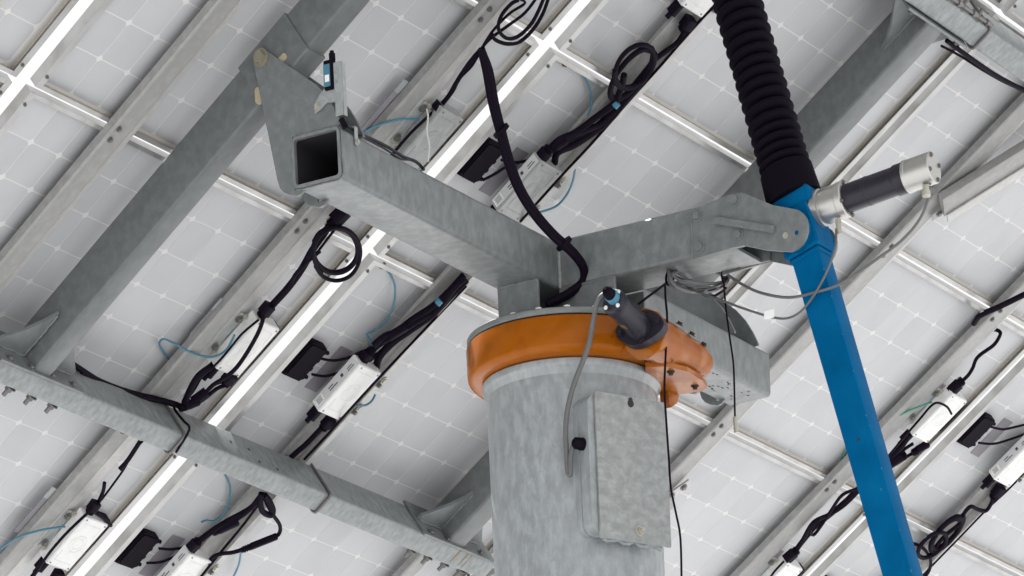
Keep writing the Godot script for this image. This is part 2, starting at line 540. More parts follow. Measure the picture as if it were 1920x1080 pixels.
func purlin(v: float, w_web: float, w_lip: float, label: String, u0 := -2.8, u1 := 2.8) -> Node3D:
	var o := thing("purlin", label, "purlin", "purlins under the solar modules", TP * Transform3D(Basis(), Vector3(v, u0, 0.0)))
	var p := PackedVector2Array([Vector2(0, 0.0247), Vector2(0, 0.047), Vector2(0.003, 0.050), Vector2(0.010, 0.0512), Vector2(0.014, 0.050), Vector2(w_web - 0.003, 0.050), Vector2(w_web, 0.0485), Vector2(w_web, 0.0247)])
	var along := Transform3D(Basis(Vector3(1, 0, 0), Vector3(0, 0, 1), Vector3(0, 1, 0)), Vector3.ZERO)
	var m := MB.new()
	m.prism(p, along, 0.0, u1 - u0, true, 20.0)
	part("channel", m.mesh(), M.purlin, o)
	m = MB.new()
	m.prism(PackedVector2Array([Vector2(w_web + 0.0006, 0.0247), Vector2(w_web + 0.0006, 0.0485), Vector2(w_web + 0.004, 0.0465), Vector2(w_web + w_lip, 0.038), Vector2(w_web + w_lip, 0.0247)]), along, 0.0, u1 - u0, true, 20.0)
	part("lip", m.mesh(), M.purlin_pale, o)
	for r in range(-3, 4):
		for s in [-1.0, 1.0]:
			var uu: float = r * 0.8087 + 0.404 + s * 0.0195 - u0
			if uu > 0 and uu < u1 - u0:
				bolt(o, Vector3(0.022, uu, 0.0505), Vector3(0, 0, 1), 0.006, 0.005, M.bolt)
	return o

func trough(v: float, label: String) -> Node3D:
	var o := thing("purlin", label, "purlin", "purlins under the solar modules", TP * Transform3D(Basis(), Vector3(v, -2.8, 0.0)))
	var along := Transform3D(Basis(Vector3(1, 0, 0), Vector3(0, 0, 1), Vector3(0, 1, 0)), Vector3.ZERO)
	var p := PackedVector2Array([Vector2(0, 0.0247), Vector2(0, 0.036), Vector2(0.0025, 0.036), Vector2(0.0025, 0.028), Vector2(0.0878, 0.028), Vector2(0.0878, 0.0247)])
	var m := MB.new()
	m.prism(p, along, 0.0, 5.6, true, 10.0)
	part("channel", m.mesh(), M.purlin, o)
	m = MB.new()
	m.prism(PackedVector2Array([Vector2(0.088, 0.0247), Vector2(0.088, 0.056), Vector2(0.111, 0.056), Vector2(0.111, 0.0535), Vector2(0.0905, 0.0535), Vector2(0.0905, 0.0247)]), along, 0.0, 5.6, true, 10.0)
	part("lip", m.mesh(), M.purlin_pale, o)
	return o

func crossbeam(u: float, v0: float, v1: float, label: String) -> Node3D:
	var o := thing("crossbeam", label, "crossbeam", "crossbeams under the purlins", TP * Transform3D(Basis(), Vector3(v0, u, 0.112)))
	var m := MB.new()
	var t := Transform3D(Basis(Vector3(0, 1, 0), Vector3(0, 0, 1), Vector3(1, 0, 0)), Vector3.ZERO)
	m.pipe(rrect(0.073, 0.124, 0.008), rrect(0.063, 0.114, 0.004), t, 0.0, v1 - v0)
	part("square_tube", m.mesh(), M.crossbeam, o)
	return o

func band(o: Node3D, v: float) -> void:
	# bent rod clamp round the crossbeam
	var m := MB.new()
	var path := PackedVector3Array()
	for q in [Vector2(0.040, -0.07), Vector2(0.041, 0.03), Vector2(0.041, 0.055), Vector2(0.036, 0.066), Vector2(0.026, 0.0675), Vector2(-0.026, 0.0675), Vector2(-0.036, 0.066), Vector2(-0.041, 0.055), Vector2(-0.041, -0.07)]:
		path.append(Vector3(v, q.x, q.y))
	m.tube(path, 0.0048, 8)
	part("clamp_rod", m.mesh(), M.bolt, o)

func end_plates(o: Node3D, v_mid: float, side: float, big: bool) -> void:
	# plate against the crossbeam's face with ribs to the beam: o is a main beam, its origin at its middle, local y along U
	var m := MB.new()
	var yb := side * 1.0965 + (0.0 if side < 0 else 0.0265)
	m.box(Vector3(0, yb + 0.0 - side * 0.004, 0.0), Vector3(0.39, 0.008, 0.142), Transform3D(), 0.001)
	part("end_plate", m.mesh(), M.plate, o)
	for s in [-1.0, 1.0]:
		m = MB.new()
		var p := PackedVector2Array([Vector2(0.046, 0), Vector2(0.185, 0), Vector2(0.182, 0.018), Vector2(0.150, 0.045), Vector2(0.105, 0.085), Vector2(0.070, 0.128), Vector2(0.046, 0.165)])
		var t := Transform3D(Basis(Vector3(s, 0, 0), Vector3(0, -side, 0), Vector3(0, 0, 1)), Vector3(0, yb - side * 0.008, 0.004))
		m.prism(p, t, -0.005, 0.005, true, 20.0)
		part("gusset_plate", m.mesh(), M.plate, o)
		weld(o, PackedVector3Array([Vector3(s * 0.048, yb - side * 0.010, 0.010), Vector3(s * 0.180, yb - side * 0.010, 0.010)]), 0.004)
		weld(o, PackedVector3Array([Vector3(s * 0.048, yb - side * 0.010, 0.010), Vector3(s * 0.046, yb - side * 0.165, 0.010)]), 0.004)
	for k in 4:
		var x := -0.15 + k * 0.1
		bolt(o, Vector3(x, yb - side * 0.008, 0.055), Vector3(0, -side, 0), 0.009, 0.008, M.bolt)
		var n := bolt(o, Vector3(x, yb + side * 0.077, 0.045), Vector3(0, side, 0), 0.012, 0.012, M.bolt, 0.022, "nut")
		n.scale = Vector3.ONE

func main_beam(v: float, w: float, label: String) -> Node3D:
	var o := thing("main_beam", label, "beam", "main beams of the tilting frame", TP * Transform3D(Basis(), Vector3(v, 0, 0.112)))
	var m := MB.new()
	var t := Transform3D(Basis(Vector3(1, 0, 0), Vector3(0, 0, 1), Vector3(0, 1, 0)), Vector3.ZERO)
	m.prism(rrect(w, 0.124, 0.009), t, -1.093, 1.116, true)
	part("rectangular_tube", m.mesh(), M.beam, o)
	# reinforcing collar round the pivot
	m = MB.new()
	m.prism(rrect(w + 0.011, 0.135, 0.006), t, -0.075, 0.125, true)
	part("pivot_collar", m.mesh(), M.beam, o)
	end_plates(o, v, -1.0, true)
	end_plates(o, v, 1.0, true)
	return o

# uneven bead of weld along a line
func weld(o: Node3D, line: PackedVector3Array, r: float) -> void:
	var p := PackedVector3Array()
	for i in line.size() - 1:
		var k := maxi(2, int((line[i + 1] - line[i]).length() / 0.007))
		for j in k:
			var w := Vector3(rng.randf_range(-1, 1), rng.randf_range(-1, 1), rng.randf_range(-1, 1)) * r * 0.35
			p.append(line[i].lerp(line[i + 1], float(j) / k) + w)
	p.append(line[-1])
	var m := MB.new()
	m.tube(p, r, 6)
	part("weld_bead", m.mesh(), M.plate, o)

func flat_bar(o: Node3D, called: String, a: Vector3, b: Vector3, w: float, h: float, m_: Material, hint := Vector3.UP) -> void:
	var m := MB.new()
	m.prism(rrect(w, h, minf(w, h) * 0.12), frame(a, b - a, hint), 0.0, (b - a).length())
	part(called, m.mesh(), m_, o)

func frame_steel() -> void:
	# closed purlins, light on their lip put in as a paler colour, and two open troughs that carry cables
	purlin(-5.50, 0.068, 0.032, "grey steel purlin far out on the left of the array, outside the picture")
	purlin(-4.55, 0.068, 0.032, "grey steel purlin on the left of the array, outside the picture")
	purlin(-3.80, 0.068, 0.032, "grey steel purlin just left of the picture's edge")
	purlin(-2.90, 0.068, 0.032, "grey steel purlin left of the white gap, outside the picture")
	purlin(-2.152, 0.070, 0.034, "grey steel purlin left of the thick left beam, nearest the upper left corner")
	purlin(-1.238, 0.062, 0.056, "grey purlin with broad pale lip and boxes, right of the thick left beam")
	trough(-0.493, "open trough purlin full of black cables, left of the orange ring")
	purlin(0.440, 0.060, 0.030, "grey steel purlin seen at the bottom edge just left of the pole")
	purlin(1.232, 0.078, 0.030, "wide grey steel purlin running behind the silver motor and the end of the square tube")
	purlin(2.034, 0.082, 0.028, "wide grey steel purlin with boxes on it, crossing behind the lower blue tube")
	trough(2.878, "open trough purlin with tangled black cables in the lower right corner")
	purlin(3.75, 0.078, 0.030, "grey steel purlin right of the picture's edge")
	purlin(4.55, 0.078, 0.030, "grey steel purlin far out on the right of the array")

	var a := crossbeam(-1.1335, -4.2, 0.615, "galvanised crossbeam with bright mottled underside, lower left, ending at the pole")
	band(a, -1.152 + 4.2); band(a, -0.371 + 4.2); band(a, -2.06 + 4.2)
	var b := crossbeam(1.1635, -3.5, 3.4, "dark galvanised crossbeam in the upper right corner with a rod clamp round it")
	band(b, 0.585 + 3.5); band(b, -1.1 + 3.5); band(b, -0.37 + 3.5)
	# threaded rod with nuts on top of the upper crossbeam
	var m := MB.new()
	m.tube(PackedVector3Array([Vector3(3.55, 0.046, 0.05), Vector3(4.10, 0.046, 0.05)]), 0.006, 8)
	part("threaded_rod", m.mesh(), M.bolt, b)
	for x in [3.62, 3.74, 3.88, 3.98, 4.07]:
		m = MB.new()
		m.prism(ngon(0.0105, 6), frame(Vector3(x, 0.046, 0.05), Vector3(1, 0, 0)), -0.010, 0.010)
		part("nut", m.mesh(), M.bolt, b)
	# empty bolt holes and rust runs on the lower crossbeam
	for q in [Vector2(-0.852, 0.107), Vector2(-0.756, 0.107), Vector2(-0.737, 0.151), Vector2(-0.639, 0.151)]:
		m = MB.new()
		m.prism(ngon(0.0055, 10), frame(Vector3(q.x + 4.2, 0.0367, q.y - 0.112), Vector3(0, 1, 0)), 0.0, 0.0008)
		part("bolt_hole", m.mesh(), M.dirt_dark, a)
	for q in [Vector2(0.40, 0.011), Vector2(0.447, 0.007), Vector2(0.47, 0.004)]:
		m = MB.new()
		m.prism(PackedVector2Array([Vector2(q.x + 4.2 - q.y * 0.5, 0.030), Vector2(q.x + 4.2 + q.y * 0.5, 0.031), Vector2(q.x + 4.2 + q.y * 0.3, -0.012), Vector2(q.x + 4.2 - q.y * 0.2, -0.024)]), Transform3D(), 0.0622, 0.0628)
		part("rust_run", m.mesh(), M.rust_run, a)
	main_beam(-1.857, 0.078, "thick dark galvanised beam at the left, carried by the triangular pivot plate")
	main_beam(0.358, 0.096, "thick dark galvanised beam behind the bellows, running down behind the pole")

	# diagonal braces
	var o := thing("diagonal_brace", "grey diagonal brace with pale underside at the right edge, bolted beside the silver motor", "brace", "diagonal braces between purlins", TP * Transform3D(Basis(), Vector3(1.262, 0.632, 0.062)))
	flat_bar(o, "angle_bar", Vector3(0.0, 0.0, 0.012), Vector3(0.62, 1.16, 0.012), 0.092, 0.030, M.purlin, Vector3(0, 0, 1))
	flat_bar(o, "angle_bar", Vector3(0.052, -0.02, 0.031), Vector3(0.667, 1.132, 0.031), 0.036, 0.006, M.purlin_pale, Vector3(0, 0, 1))
	flat_bar(o, "lug_plate", Vector3(0.028, -0.055, 0.002), Vector3(0.066, 0.03, 0.002), 0.034, 0.006, M.purlin, Vector3(0, 0, 1))
	bolt(o, Vector3(0.038, -0.03, 0.005), Vector3(0, 0, 1), 0.008, 0.005)
	bolt(o, Vector3(0.054, 0.008, 0.005), Vector3(0, 0, 1), 0.008, 0.005)
	o = thing("diagonal_brace", "grey diagonal brace ending right beside the pole with two bolts", "brace", "diagonal braces between purlins", TP * Transform3D(Basis(), Vector3(1.262, -0.634, 0.062)))
	flat_bar(o, "angle_bar", Vector3(0.06, -0.055, 0.006), Vector3(-0.55, -0.70, 0.006), 0.07, 0.025, M.purlin, Vector3(0, 0, 1))
	flat_bar(o, "lug_plate", Vector3(0.028, -0.065, 0.004), Vector3(0.066, 0.028, 0.004), 0.036, 0.006, M.alu_frame, Vector3(0, 0, 1))
	bolt(o, Vector3(0.036, -0.042, 0.007), Vector3(0, 0, 1), 0.009, 0.005)
	bolt(o, Vector3(0.056, 0.004, 0.007), Vector3(0, 0, 1), 0.009, 0.005)


# ---------------------------------------------------------------- pole, slewing ring, head
const PX := -0.688
const PZ := 0.285

func pole_and_head() -> void:
	var foot := Vector3(PX, -6.96, PZ) + B
	var o := thing("steel_pole", "thick round galvanised steel pole under the orange ring", "pole", "", Transform3D(Basis(), foot))
	var m := MB.new()
	var top := 6.96 - 0.715
	m.lathe(PackedVector2Array([Vector2(0.2575, top), Vector2(0.2595, 0.02), Vector2(0.2595, 0.0)]), Transform3D(), 96)
	part("shaft", m.mesh(), M.pole, o)
	m = MB.new()
	m.lathe(PackedVector2Array([Vector2(0.20, top + 0.022), Vector2(0.264, top + 0.022), Vector2(0.269, top + 0.018), Vector2(0.270, top + 0.003), Vector2(0.267, top - 0.002), Vector2(0.262, top - 0.008), Vector2(0.2585, top - 0.020), Vector2(0.257, top - 0.022)]), Transform3D(), 96)
	part("weld_collar", m.mesh(), M.pole, o)
	m = MB.new()
	m.lathe(PackedVector2Array([Vector2(0.0, 0.04), Vector2(0.45, 0.04), Vector2(0.45, 0.0)]), Transform3D(), 64)
	part("base_plate", m.mesh(), M.pole, o)
	for k in 12:
		bolt(o, Vector3(cos(TAU * k / 12), 0, sin(TAU * k / 12)) * 0.38 + Vector3(0, 0.04, 0), Vector3.UP, 0.022, 0.02, M.bolt, 0.06)
	# hatch frame and cover
	var n := Vector3(-0.4392, 0, 0.8984)
	var tx := Vector3(0.8984, 0, 0.4392)
	var hf := Transform3D(Basis(tx, Vector3.UP, n), Vector3(0, 6.96, 0))
	m = MB.new()
	m.prism(rrect(0.256, 0.392, 0.035, 5), hf * Transform3D(Basis(), Vector3(-0.010, -1.008, 0)), 0.20, 0.292)
	part("hatch_neck", m.mesh(), M.pole, o)
	m = MB.new()
	m.prism(rrect(0.262, 0.398, 0.037, 5), hf * Transform3D(Basis(), Vector3(-0.010, -1.008, 0)), 0.20, 0.243)
	part("weld_seam", m.mesh(), M.pole, o)
	m = MB.new()
	m.prism(rrect(0.250, 0.412, 0.005, 3), hf * Transform3D(Basis(), Vector3(0.010, -1.013, 0)), 0.294, 0.302)
	var cover := part("hatch_cover", m.mesh(), M.cover, o)
	# lump of torn gasket below the cover
	m = MB.new()
	var gp := PackedVector3Array()
	for q in 12:
		gp.append(hf * Vector3(-0.10 + q * 0.019, -1.216 - 0.005 * sin(q * 1.9) - 0.003 * sin(q * 4.1), 0.284 + 0.004 * cos(q * 2.3)))
	m.tube(gp, 0.007, 7)
	part("gasket_edge", m.mesh(), M.pole, o)
	bolt(cover, hf * Vector3(0.022, -1.185, 0.302), n, 0.010, 0.010, M.bolt_light, 0.014)
	m = MB.new()
	m.prism(ngon(0.011, 14), hf * Transform3D(Basis(), Vector3(0.010, -0.826, 0.302)), 0.0, 0.0012)
	m.prism(ngon(0.007, 14), hf * Transform3D(Basis(), Vector3(0.010, -0.816, 0.302)), 0.0, 0.0016)
	part("slot_hole", m.mesh(), M.dirt_dark, cover)
	m = MB.new()
	var gl := hf * Vector3(-0.138, -0.950, 0.262)
	m.prism(ngon(0.017, 6), frame(gl, -tx), -0.002, 0.012)
	m.lathe(PackedVector2Array([Vector2(0, 0.036), Vector2(0.010, 0.035), Vector2(0.0165, 0.028), Vector2(0.0175, 0.010), Vector2(0.0175, 0.0)]), frame_y(gl, -tx), 16)
	part("cable_gland", m.mesh(), M.black_box, o)

	# slewing ring
	var c := Vector3(PX, 0, PZ) + B
	o = thing("slewing_ring", "glossy orange slewing drive ring on top of the pole", "slewing drive", "", Transform3D(Basis(), c))
	m = MB.new()
	m.lathe(PackedVector2Array([Vector2(0.20, -0.5865), Vector2(0.302, -0.5865), Vector2(0.309, -0.5885), Vector2(0.3125, -0.594), Vector2(0.3125, -0.668), Vector2(0.3118, -0.674), Vector2(0.3085, -0.681), Vector2(0.302, -0.687), Vector2(0.292, -0.6905), Vector2(0.280, -0.692), Vector2(0.20, -0.6925)]), Transform3D(), 128)
	part("ring_housing", m.mesh(), M.orange, o)
	m = MB.new()
	m.lathe(PackedVector2Array([Vector2(0.0, -0.5655), Vector2(0.306, -0.5655), Vector2(0.3095, -0.568), Vector2(0.3095, -0.581), Vector2(0.3075, -0.5835), Vector2(0.20, -0.5835)]), Transform3D(), 128)
	part("top_flange", m.mesh(), M.plate, o)
	for k in 20:
		var an := TAU * (k + 0.32) / 20
		bolt(o, Vector3(cos(an) * 0.272, -0.5655, sin(an) * 0.272), Vector3.UP, 0.0105, 0.010, M.white_cap)
	# worm housing, tangent to the ring on the side of the arm
	var wy := -0.648
	var wz := 0.63 - PZ
	m = MB.new()
	var ax := frame_y(Vector3(-0.15, wy, wz), Vector3(1.0, 0.03, -0.06))
	m.lathe(PackedVector2Array([Vector2(0.0000, 0.402), Vector2(0.0180, 0.400), Vector2(0.0324, 0.393), Vector2(0.0414, 0.380), Vector2(0.0459, 0.360), Vector2(0.0477, 0.33), Vector2(0.0522, 0.322), Vector2(0.0527, 0.30), Vector2(0.0540, 0.26), Vector2(0.0594, 0.19), Vector2(0.0630, 0.12), Vector2(0.0639, 0.05), Vector2(0.0657, 0.03), Vector2(0.0702, 0.024), Vector2(0.0711, 0.006), Vector2(0.0693, 0.001), Vector2(0.0000, 0.001)]), ax, 11, 12.0)
	part("worm_housing", m.mesh(), M.orange_sheen, o)
	m = MB.new()
	# web that blends the worm case into the ring, and its bottom flange
	var down := Transform3D(Basis(Vector3(1, 0, 0), Vector3(0, 0, 1), Vector3(0, -1, 0)), Vector3.ZERO)
	m.prism(PackedVector2Array([Vector2(-0.16, 0.22), Vector2(-0.13, wz - 0.005), Vector2(0.02, wz + 0.002), Vector2(0.14, wz - 0.012), Vector2(0.215, wz - 0.03), Vector2(0.235, 0.20), Vector2(0.10, 0.16)]), down, 0.600, 0.688, true, 10.0)
	part("housing_web", m.mesh(), M.orange, o)
	m = MB.new()
	m.prism(PackedVector2Array([Vector2(-0.06, wz - 0.05), Vector2(-0.03, wz + 0.005), Vector2(0.05, wz + 0.030), Vector2(0.15, wz + 0.024), Vector2(0.215, wz + 0.002), Vector2(0.238, wz - 0.03), Vector2(0.225, 0.24), Vector2(0.20, 0.20), Vector2(0.10, 0.20)]), down, 0.698, 0.712, true, 10.0)
	part("bottom_flange", m.mesh(), M.orange_sheen, o)
	m = MB.new()
	m.prism(PackedVector2Array([Vector2(0.17, -0.68), Vector2(0.245, -0.70), Vector2(0.225, -0.735), Vector2(0.19, -0.755), Vector2(0.178, -0.745)]), Transform3D(Basis(), Vector3(0, 0, 0.205)), 0.0, 0.03, true, 20.0)
	part("corner_fin", m.mesh(), M.orange_sheen, o)
	for q in [Vector3(0.005, -0.592, wz + 0.034), Vector3(0.085, -0.600, wz + 0.029), Vector3(0.17, -0.607, wz + 0.020), Vector3(0.02, -0.712, wz - 0.01), Vector3(0.18, -0.712, wz - 0.02)]:
		var d := Vector3(0, 0.8, 0.5) if q.y > -0.65 else Vector3(0, -1, 0)
		bolt(o, q, d, 0.008, 0.007, M.dirt_dark, 0.0, "housing_screw")
	m = MB.new()
	for k in 11:
		var an := 0.2 + 0.37 * sin(k * 2.3) * 2.0
		var yy := 0.06 + k * 0.028
		var rr := 0.0652 - clampf(yy - 0.1, 0.0, 0.3) * 0.055
		m.box(Vector3.ZERO, Vector3(0.009 + 0.005 * sin(k * 3.1), 0.003, 0.0022), ax * Transform3D(Basis(Vector3(0, 1, 0), an) * Basis(Vector3(1, 0, 0), 0.4 * sin(k * 1.7)), Vector3(sin(an) * rr, yy, cos(an) * rr)))
	var chips := part("paint_scratches", m.mesh(), M.dirt_dark, o)
	chips.set_meta("kind", "stuff")
	# scuffs where the paint is chipped
	m = MB.new()
	for k in 9:
		var an := 0.95 + k * 0.17
		var rr := 0.3128
		var q := Vector3(cos(an) * rr * -1.0, -0.648 - 0.018 * sin(k * 3.7), sin(an) * rr)
		m.prism(ngon(0.0025 + 0.0015 * absf(sin(k * 5.0)), 6), frame(q, Vector3(q.x, 0, q.z)), 0.0, 0.0006)
	part("paint_chips", m.mesh(), M.dirt_dark, o).set_meta("kind", "stuff")

	# azimuth motor
	var ma := Vector3(-0.852, -0.643, 0.634) + B
	var md := Vector3(-0.966, 0.19, 0.05).normalized()
	o = thing("azimuth_motor", "black tubular motor with a blue ring, bolted to the orange ring's gearbox", "motor", "", Transform3D(Basis(), ma))
	m = MB.new()
	var fl := PackedVector2Array()
	for k in 40:
		var an := TAU * k / 40
		var lobe := 1.0 + 0.08 * pow(absf(cos(an * 2.0 + 0.4)), 3.0)
		fl.append(Vector2(cos(an) * 0.076, sin(an) * 0.047) * lobe)
	m.prism(fl, frame(Vector3.ZERO, md), -0.012, 0.016, true, 60.0)
	part("mounting_flange", m.mesh(), M.motor_black, o)
	m = MB.new()
	m.lathe(PackedVector2Array([Vector2(0, 0.187), Vector2(0.029, 0.186), Vector2(0.035, 0.181), Vector2(0.0375, 0.174), Vector2(0.037, 0.152), Vector2(0.035, 0.150), Vector2(0.035, 0.06), Vector2(0.037, 0.050), Vector2(0.040, 0.03), Vector2(0.040, 0.010)]), frame_y(Vector3.ZERO, md), 32)
	part("motor_body", m.mesh(), M.motor_black, o)
	m = MB.new()
	m.lathe(PackedVector2Array([Vector2(0, 0.208), Vector2(0.018, 0.208), Vector2(0.020, 0.204), Vector2(0.020, 0.186)]), frame_y(Vector3(0, 0.004, 0.006), md), 20)
	part("coupling_ring", m.mesh(), M.blue_tape, o)
	m = MB.new()
	m.lathe(PackedVector2Array([Vector2(0, 0.238), Vector2(0.011, 0.236), Vector2(0.016, 0.226), Vector2(0.0175, 0.208)]), frame_y(Vector3(0, 0.004, 0.006), md), 20)
	part("cable_elbow", m.mesh(), M.black_box, o)
	for k in 4:
		var an := TAU * (k + 0.5) / 4
		var f := frame(Vector3.ZERO, md)
		bolt(o, f * Vector3(cos(an) * 0.028, sin(an) * 0.028, 0.186), md, 0.004, 0.003, M.white_cap)
		bolt(o, f * Vector3(cos(an - 0.6) * 0.064, sin(an - 0.6) * 0.039, 0.016), md, 0.009, 0.006, M.motor_black)
	m = MB.new()
	m.lathe(PackedVector2Array([Vector2(0.0353, 0.105), Vector2(0.0357, 0.104), Vector2(0.0357, 0.082), Vector2(0.0353, 0.081)]), frame_y(Vector3.ZERO, md), 24, 40.0, 1.6, 3.3)
	part("rating_label", m.mesh(), M.yellow_print, o)

	# head: square tube, arm, pivot plates, supports
	o = thing("tracker_head", "galvanised head with a long open-ended square tube and a short arm on the orange ring", "steel frame", "", Transform3D(Basis(), c + Vector3(0, -0.5655, 0)))
	var inv := o.transform.affine_inverse()
	var H := func(x: float, y: float, z: float) -> Vector3: return inv * (Vector3(x, y, z) + B)
	m = MB.new()
	var tf := Transform3D(Basis(Vector3(0, 0, 1), Vector3(0, 1, 0), Vector3(1, 0, 0)), H.call(-1.920, -0.3755, 0.2245))
	m.pipe(rrect(0.161, 0.136, 0.014, 4), rrect(0.145, 0.120, 0.009, 4), tf, 0.0, 2.44)
	part("square_tube", m.mesh(), M.head, o)
	m = MB.new()
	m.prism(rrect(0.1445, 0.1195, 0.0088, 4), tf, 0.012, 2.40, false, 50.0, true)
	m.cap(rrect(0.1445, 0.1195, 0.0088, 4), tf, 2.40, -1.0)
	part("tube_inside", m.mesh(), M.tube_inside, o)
	# chips in the zinc under the tube's far end
	m = MB.new()
	for k in 22:
		var cx := 0.33 + 0.16 * sin(k * 2.1) * cos(k * 0.7)
		var cz := 0.235 + 0.045 * sin(k * 3.3 + 0.5)
		m.box(H.call(cx, -0.4438, cz), Vector3(0.004 + 0.008 * absf(sin(k * 1.3)), 0.001, 0.003 + 0.002 * absf(cos(k * 2.9))))
	part("zinc_chips", m.mesh(), M.dirt_dark, o).set_meta("kind", "stuff")
	# pivot plates: two left, two right
	var pp := PackedVector2Array()
	for q in [Vector2(0.026, -0.088), Vector2(0.029, -0.070), Vector2(0.040, -0.056), Vector2(0.055, -0.052), Vector2(0.070, -0.060), Vector2(0.228, -0.182), Vector2(0.262, -0.220), Vector2(0.288, -0.262), Vector2(0.3055, -0.298), Vector2(0.3055, -0.304), Vector2(0.142, -0.304), Vector2(0.142, -0.4455), Vector2(0.175, -0.4455), Vector2(0.165, -0.456), Vector2(0.15, -0.460), Vector2(0.122, -0.452), Vector2(0.104, -0.442), Vector2(0.092, -0.428), Vector2(0.085, -0.405)]:
		pp.append(q)
	for xx in [-1.912, -1.800, 0.295, 0.445]:
		m = MB.new()
		m.prism(pp, Transform3D(Basis(Vector3(0, 0, 1), Vector3(0, 1, 0), Vector3(1, 0, 0)), H.call(xx, 0, 0)), 0.0, 0.010, true, 40.0)
		part("pivot_plate", m.mesh(), M.plate, o)
	for xx in [-1.9125]:
		var ring := PackedVector3Array()
		for q in rrect(0.166, 0.141, 0.016, 4):
			ring.append(H.call(xx, -0.3755 + q.y, 0.2245 + q.x))
		ring.append(ring[0])
		weld(o, ring, 0.0026)
	weld(o, PackedVector3Array([H.call(-0.768, -0.4455, 0.31), H.call(-0.768, -0.4455, 0.50)]), 0.004)
	weld(o, PackedVector3Array([H.call(-0.8835, -0.4455, 0.165), H.call(-0.8835, -0.4455, 0.30)]), 0.004)
	weld(o, PackedVector3Array([H.call(-0.888, -0.564, 0.165), H.call(-0.888, -0.564, 0.305)]), 0.0045)
	weld(o, PackedVector3Array([H.call(-0.770, -0.564, 0.31), H.call(-0.770, -0.564, 0.50)]), 0.0045)
	weld(o, PackedVector3Array([H.call(-0.7655, -0.447, 0.31), H.call(-0.603, -0.447, 0.309)]), 0.005)
	weld(o, PackedVector3Array([H.call(-0.7745, -0.452, 0.772), H.call(-0.7745, -0.318, 0.772)]), 0.0035)
	# bolts of the two tilt pivots
	bolt(o, H.call(-1.9125, -0.0755, 0.0515), Vector3(-1, 0, 0), 0.0165, 0.013, M.bolt_old)
	bolt(o, H.call(0.294, -0.0755, 0.0515), Vector3(-1, 0, 0), 0.0165, 0.013, M.bolt_old)
	for xx in [-1.905, 0.305]:
		m = MB.new()
		m.tube(PackedVector3Array([H.call(xx, -0.0755, 0.0515), H.call(xx + 0.13, -0.0755, 0.0515)]), 0.018, 12)
		part("pivot_pin", m.mesh(), M.bolt, o)
	# yellowed packing pieces beside the pivot
	m = MB.new()
	m.prism(rrect(0.022, 0.044, 0.009), Transform3D(Basis(Vector3(0, 0, 1), Vector3(0, 1, 0), Vector3(1, 0, 0)), H.call(-1.905, -0.168, 0.030)), 0.0, 0.008)
	part("packing_piece", m.mesh(), M.packing, o)
	m = MB.new()
	m.prism(rrect(0.046, 0.018, 0.006), Transform3D(Basis(Vector3(0, 0.45, 0.89), Vector3(0, 0.89, -0.45), Vector3(1, 0, 0)), H.call(-1.905, -0.092, 0.110)), 0.0, 0.008)
	part("packing_piece", m.mesh(), M.packing, o)
	# arm towards the actuator
	m = MB.new()
	m.prism(rrect(0.163, 0.140, 0.012, 4), Transform3D(Basis(Vector3(1, 0, 0), Vector3(0, 1, 0), Vector3(0, 0, 1)), H.call(-0.6835, -0.3745, 0.3055)), 0.0, 0.535)
	# open mouth of the arm: walls only, cut back underneath
	for q in [[-0.7605, 0.009, 1.0], [-0.6065, 0.009, 1.0]]:
		m.box(H.call(q[0], -0.3745, 0.89), Vector3(0.009, 0.14, 0.10))
	m.box(H.call(-0.6835, -0.309, 0.89), Vector3(0.145, 0.009, 0.10))
	m.box(H.call(-0.6835, -0.440, 0.875), Vector3(0.145, 0.009, 0.07))
	part("arm", m.mesh(), M.head, o)
	m = MB.new()
	var bead := PackedVector3Array()
	for q in 9:
		bead.append(H.call(-0.767, -0.303 - q * 0.0175, 0.308))
	m.tube(bead, 0.006, 7)
	part("weld_bead", m.mesh(), M.cover, o)
	# side plates that carry the actuator's trunnion
	var sp := PackedVector2Array()
	for q in [Vector2(0.772, -0.452), Vector2(0.772, -0.318), Vector2(0.785, -0.3145), Vector2(0.905, -0.298), Vector2(0.945, -0.300), Vector2(1.045, -0.355)]:
		sp.append(q)
	for k in 9:
		var an := deg_to_rad(62.0 - k * 19.0)
		sp.append(Vector2(1.102 + 0.058 * cos(an), -0.436 + 0.058 * sin(an)))
	sp.append(Vector2(1.02, -0.474)); sp.append(Vector2(0.945, -0.4465)); sp.append(Vector2(0.90, -0.4455))
	for xx in [-0.7745, -0.6015]:
		m = MB.new()
		m.prism(sp, Transform3D(Basis(Vector3(0, 0, 1), Vector3(0, 1, 0), Vector3(1, 0, 0)), H.call(xx, 0, 0)), 0.0, 0.009, true, 30.0)
		part("trunnion_plate", m.mesh(), M.plate, o)
	m = MB.new()
	var ra: Vector3 = H.call(-0.7785, -0.362, 0.855)
	var rb: Vector3 = H.call(-0.7785, -0.427, 1.052)
	m.prism(PackedVector2Array([Vector2(-0.010, -0.009), Vector2(0.010, -0.009), Vector2(0.005, 0.009), Vector2(-0.005, 0.009)]), frame(ra, rb - ra, Vector3(1, 0, 0)), 0.0, (rb - ra).length(), true, 10.0)
	part("stiffening_rib", m.mesh(), M.plate, o)
	for q in [Vector2(0.792, -0.336), Vector2(0.922, -0.318), Vector2(0.797, -0.424), Vector2(0.928, -0.415)]:
		bolt(o, H.call(-0.7745, q.y, q.x), Vector3(-1, 0, 0), 0.012, 0.008, M.plate)
	bolt(o, H.call(-0.7745, -0.447, 1.085), Vector3(-1, 0, 0), 0.006, 0.004, M.bolt_light)
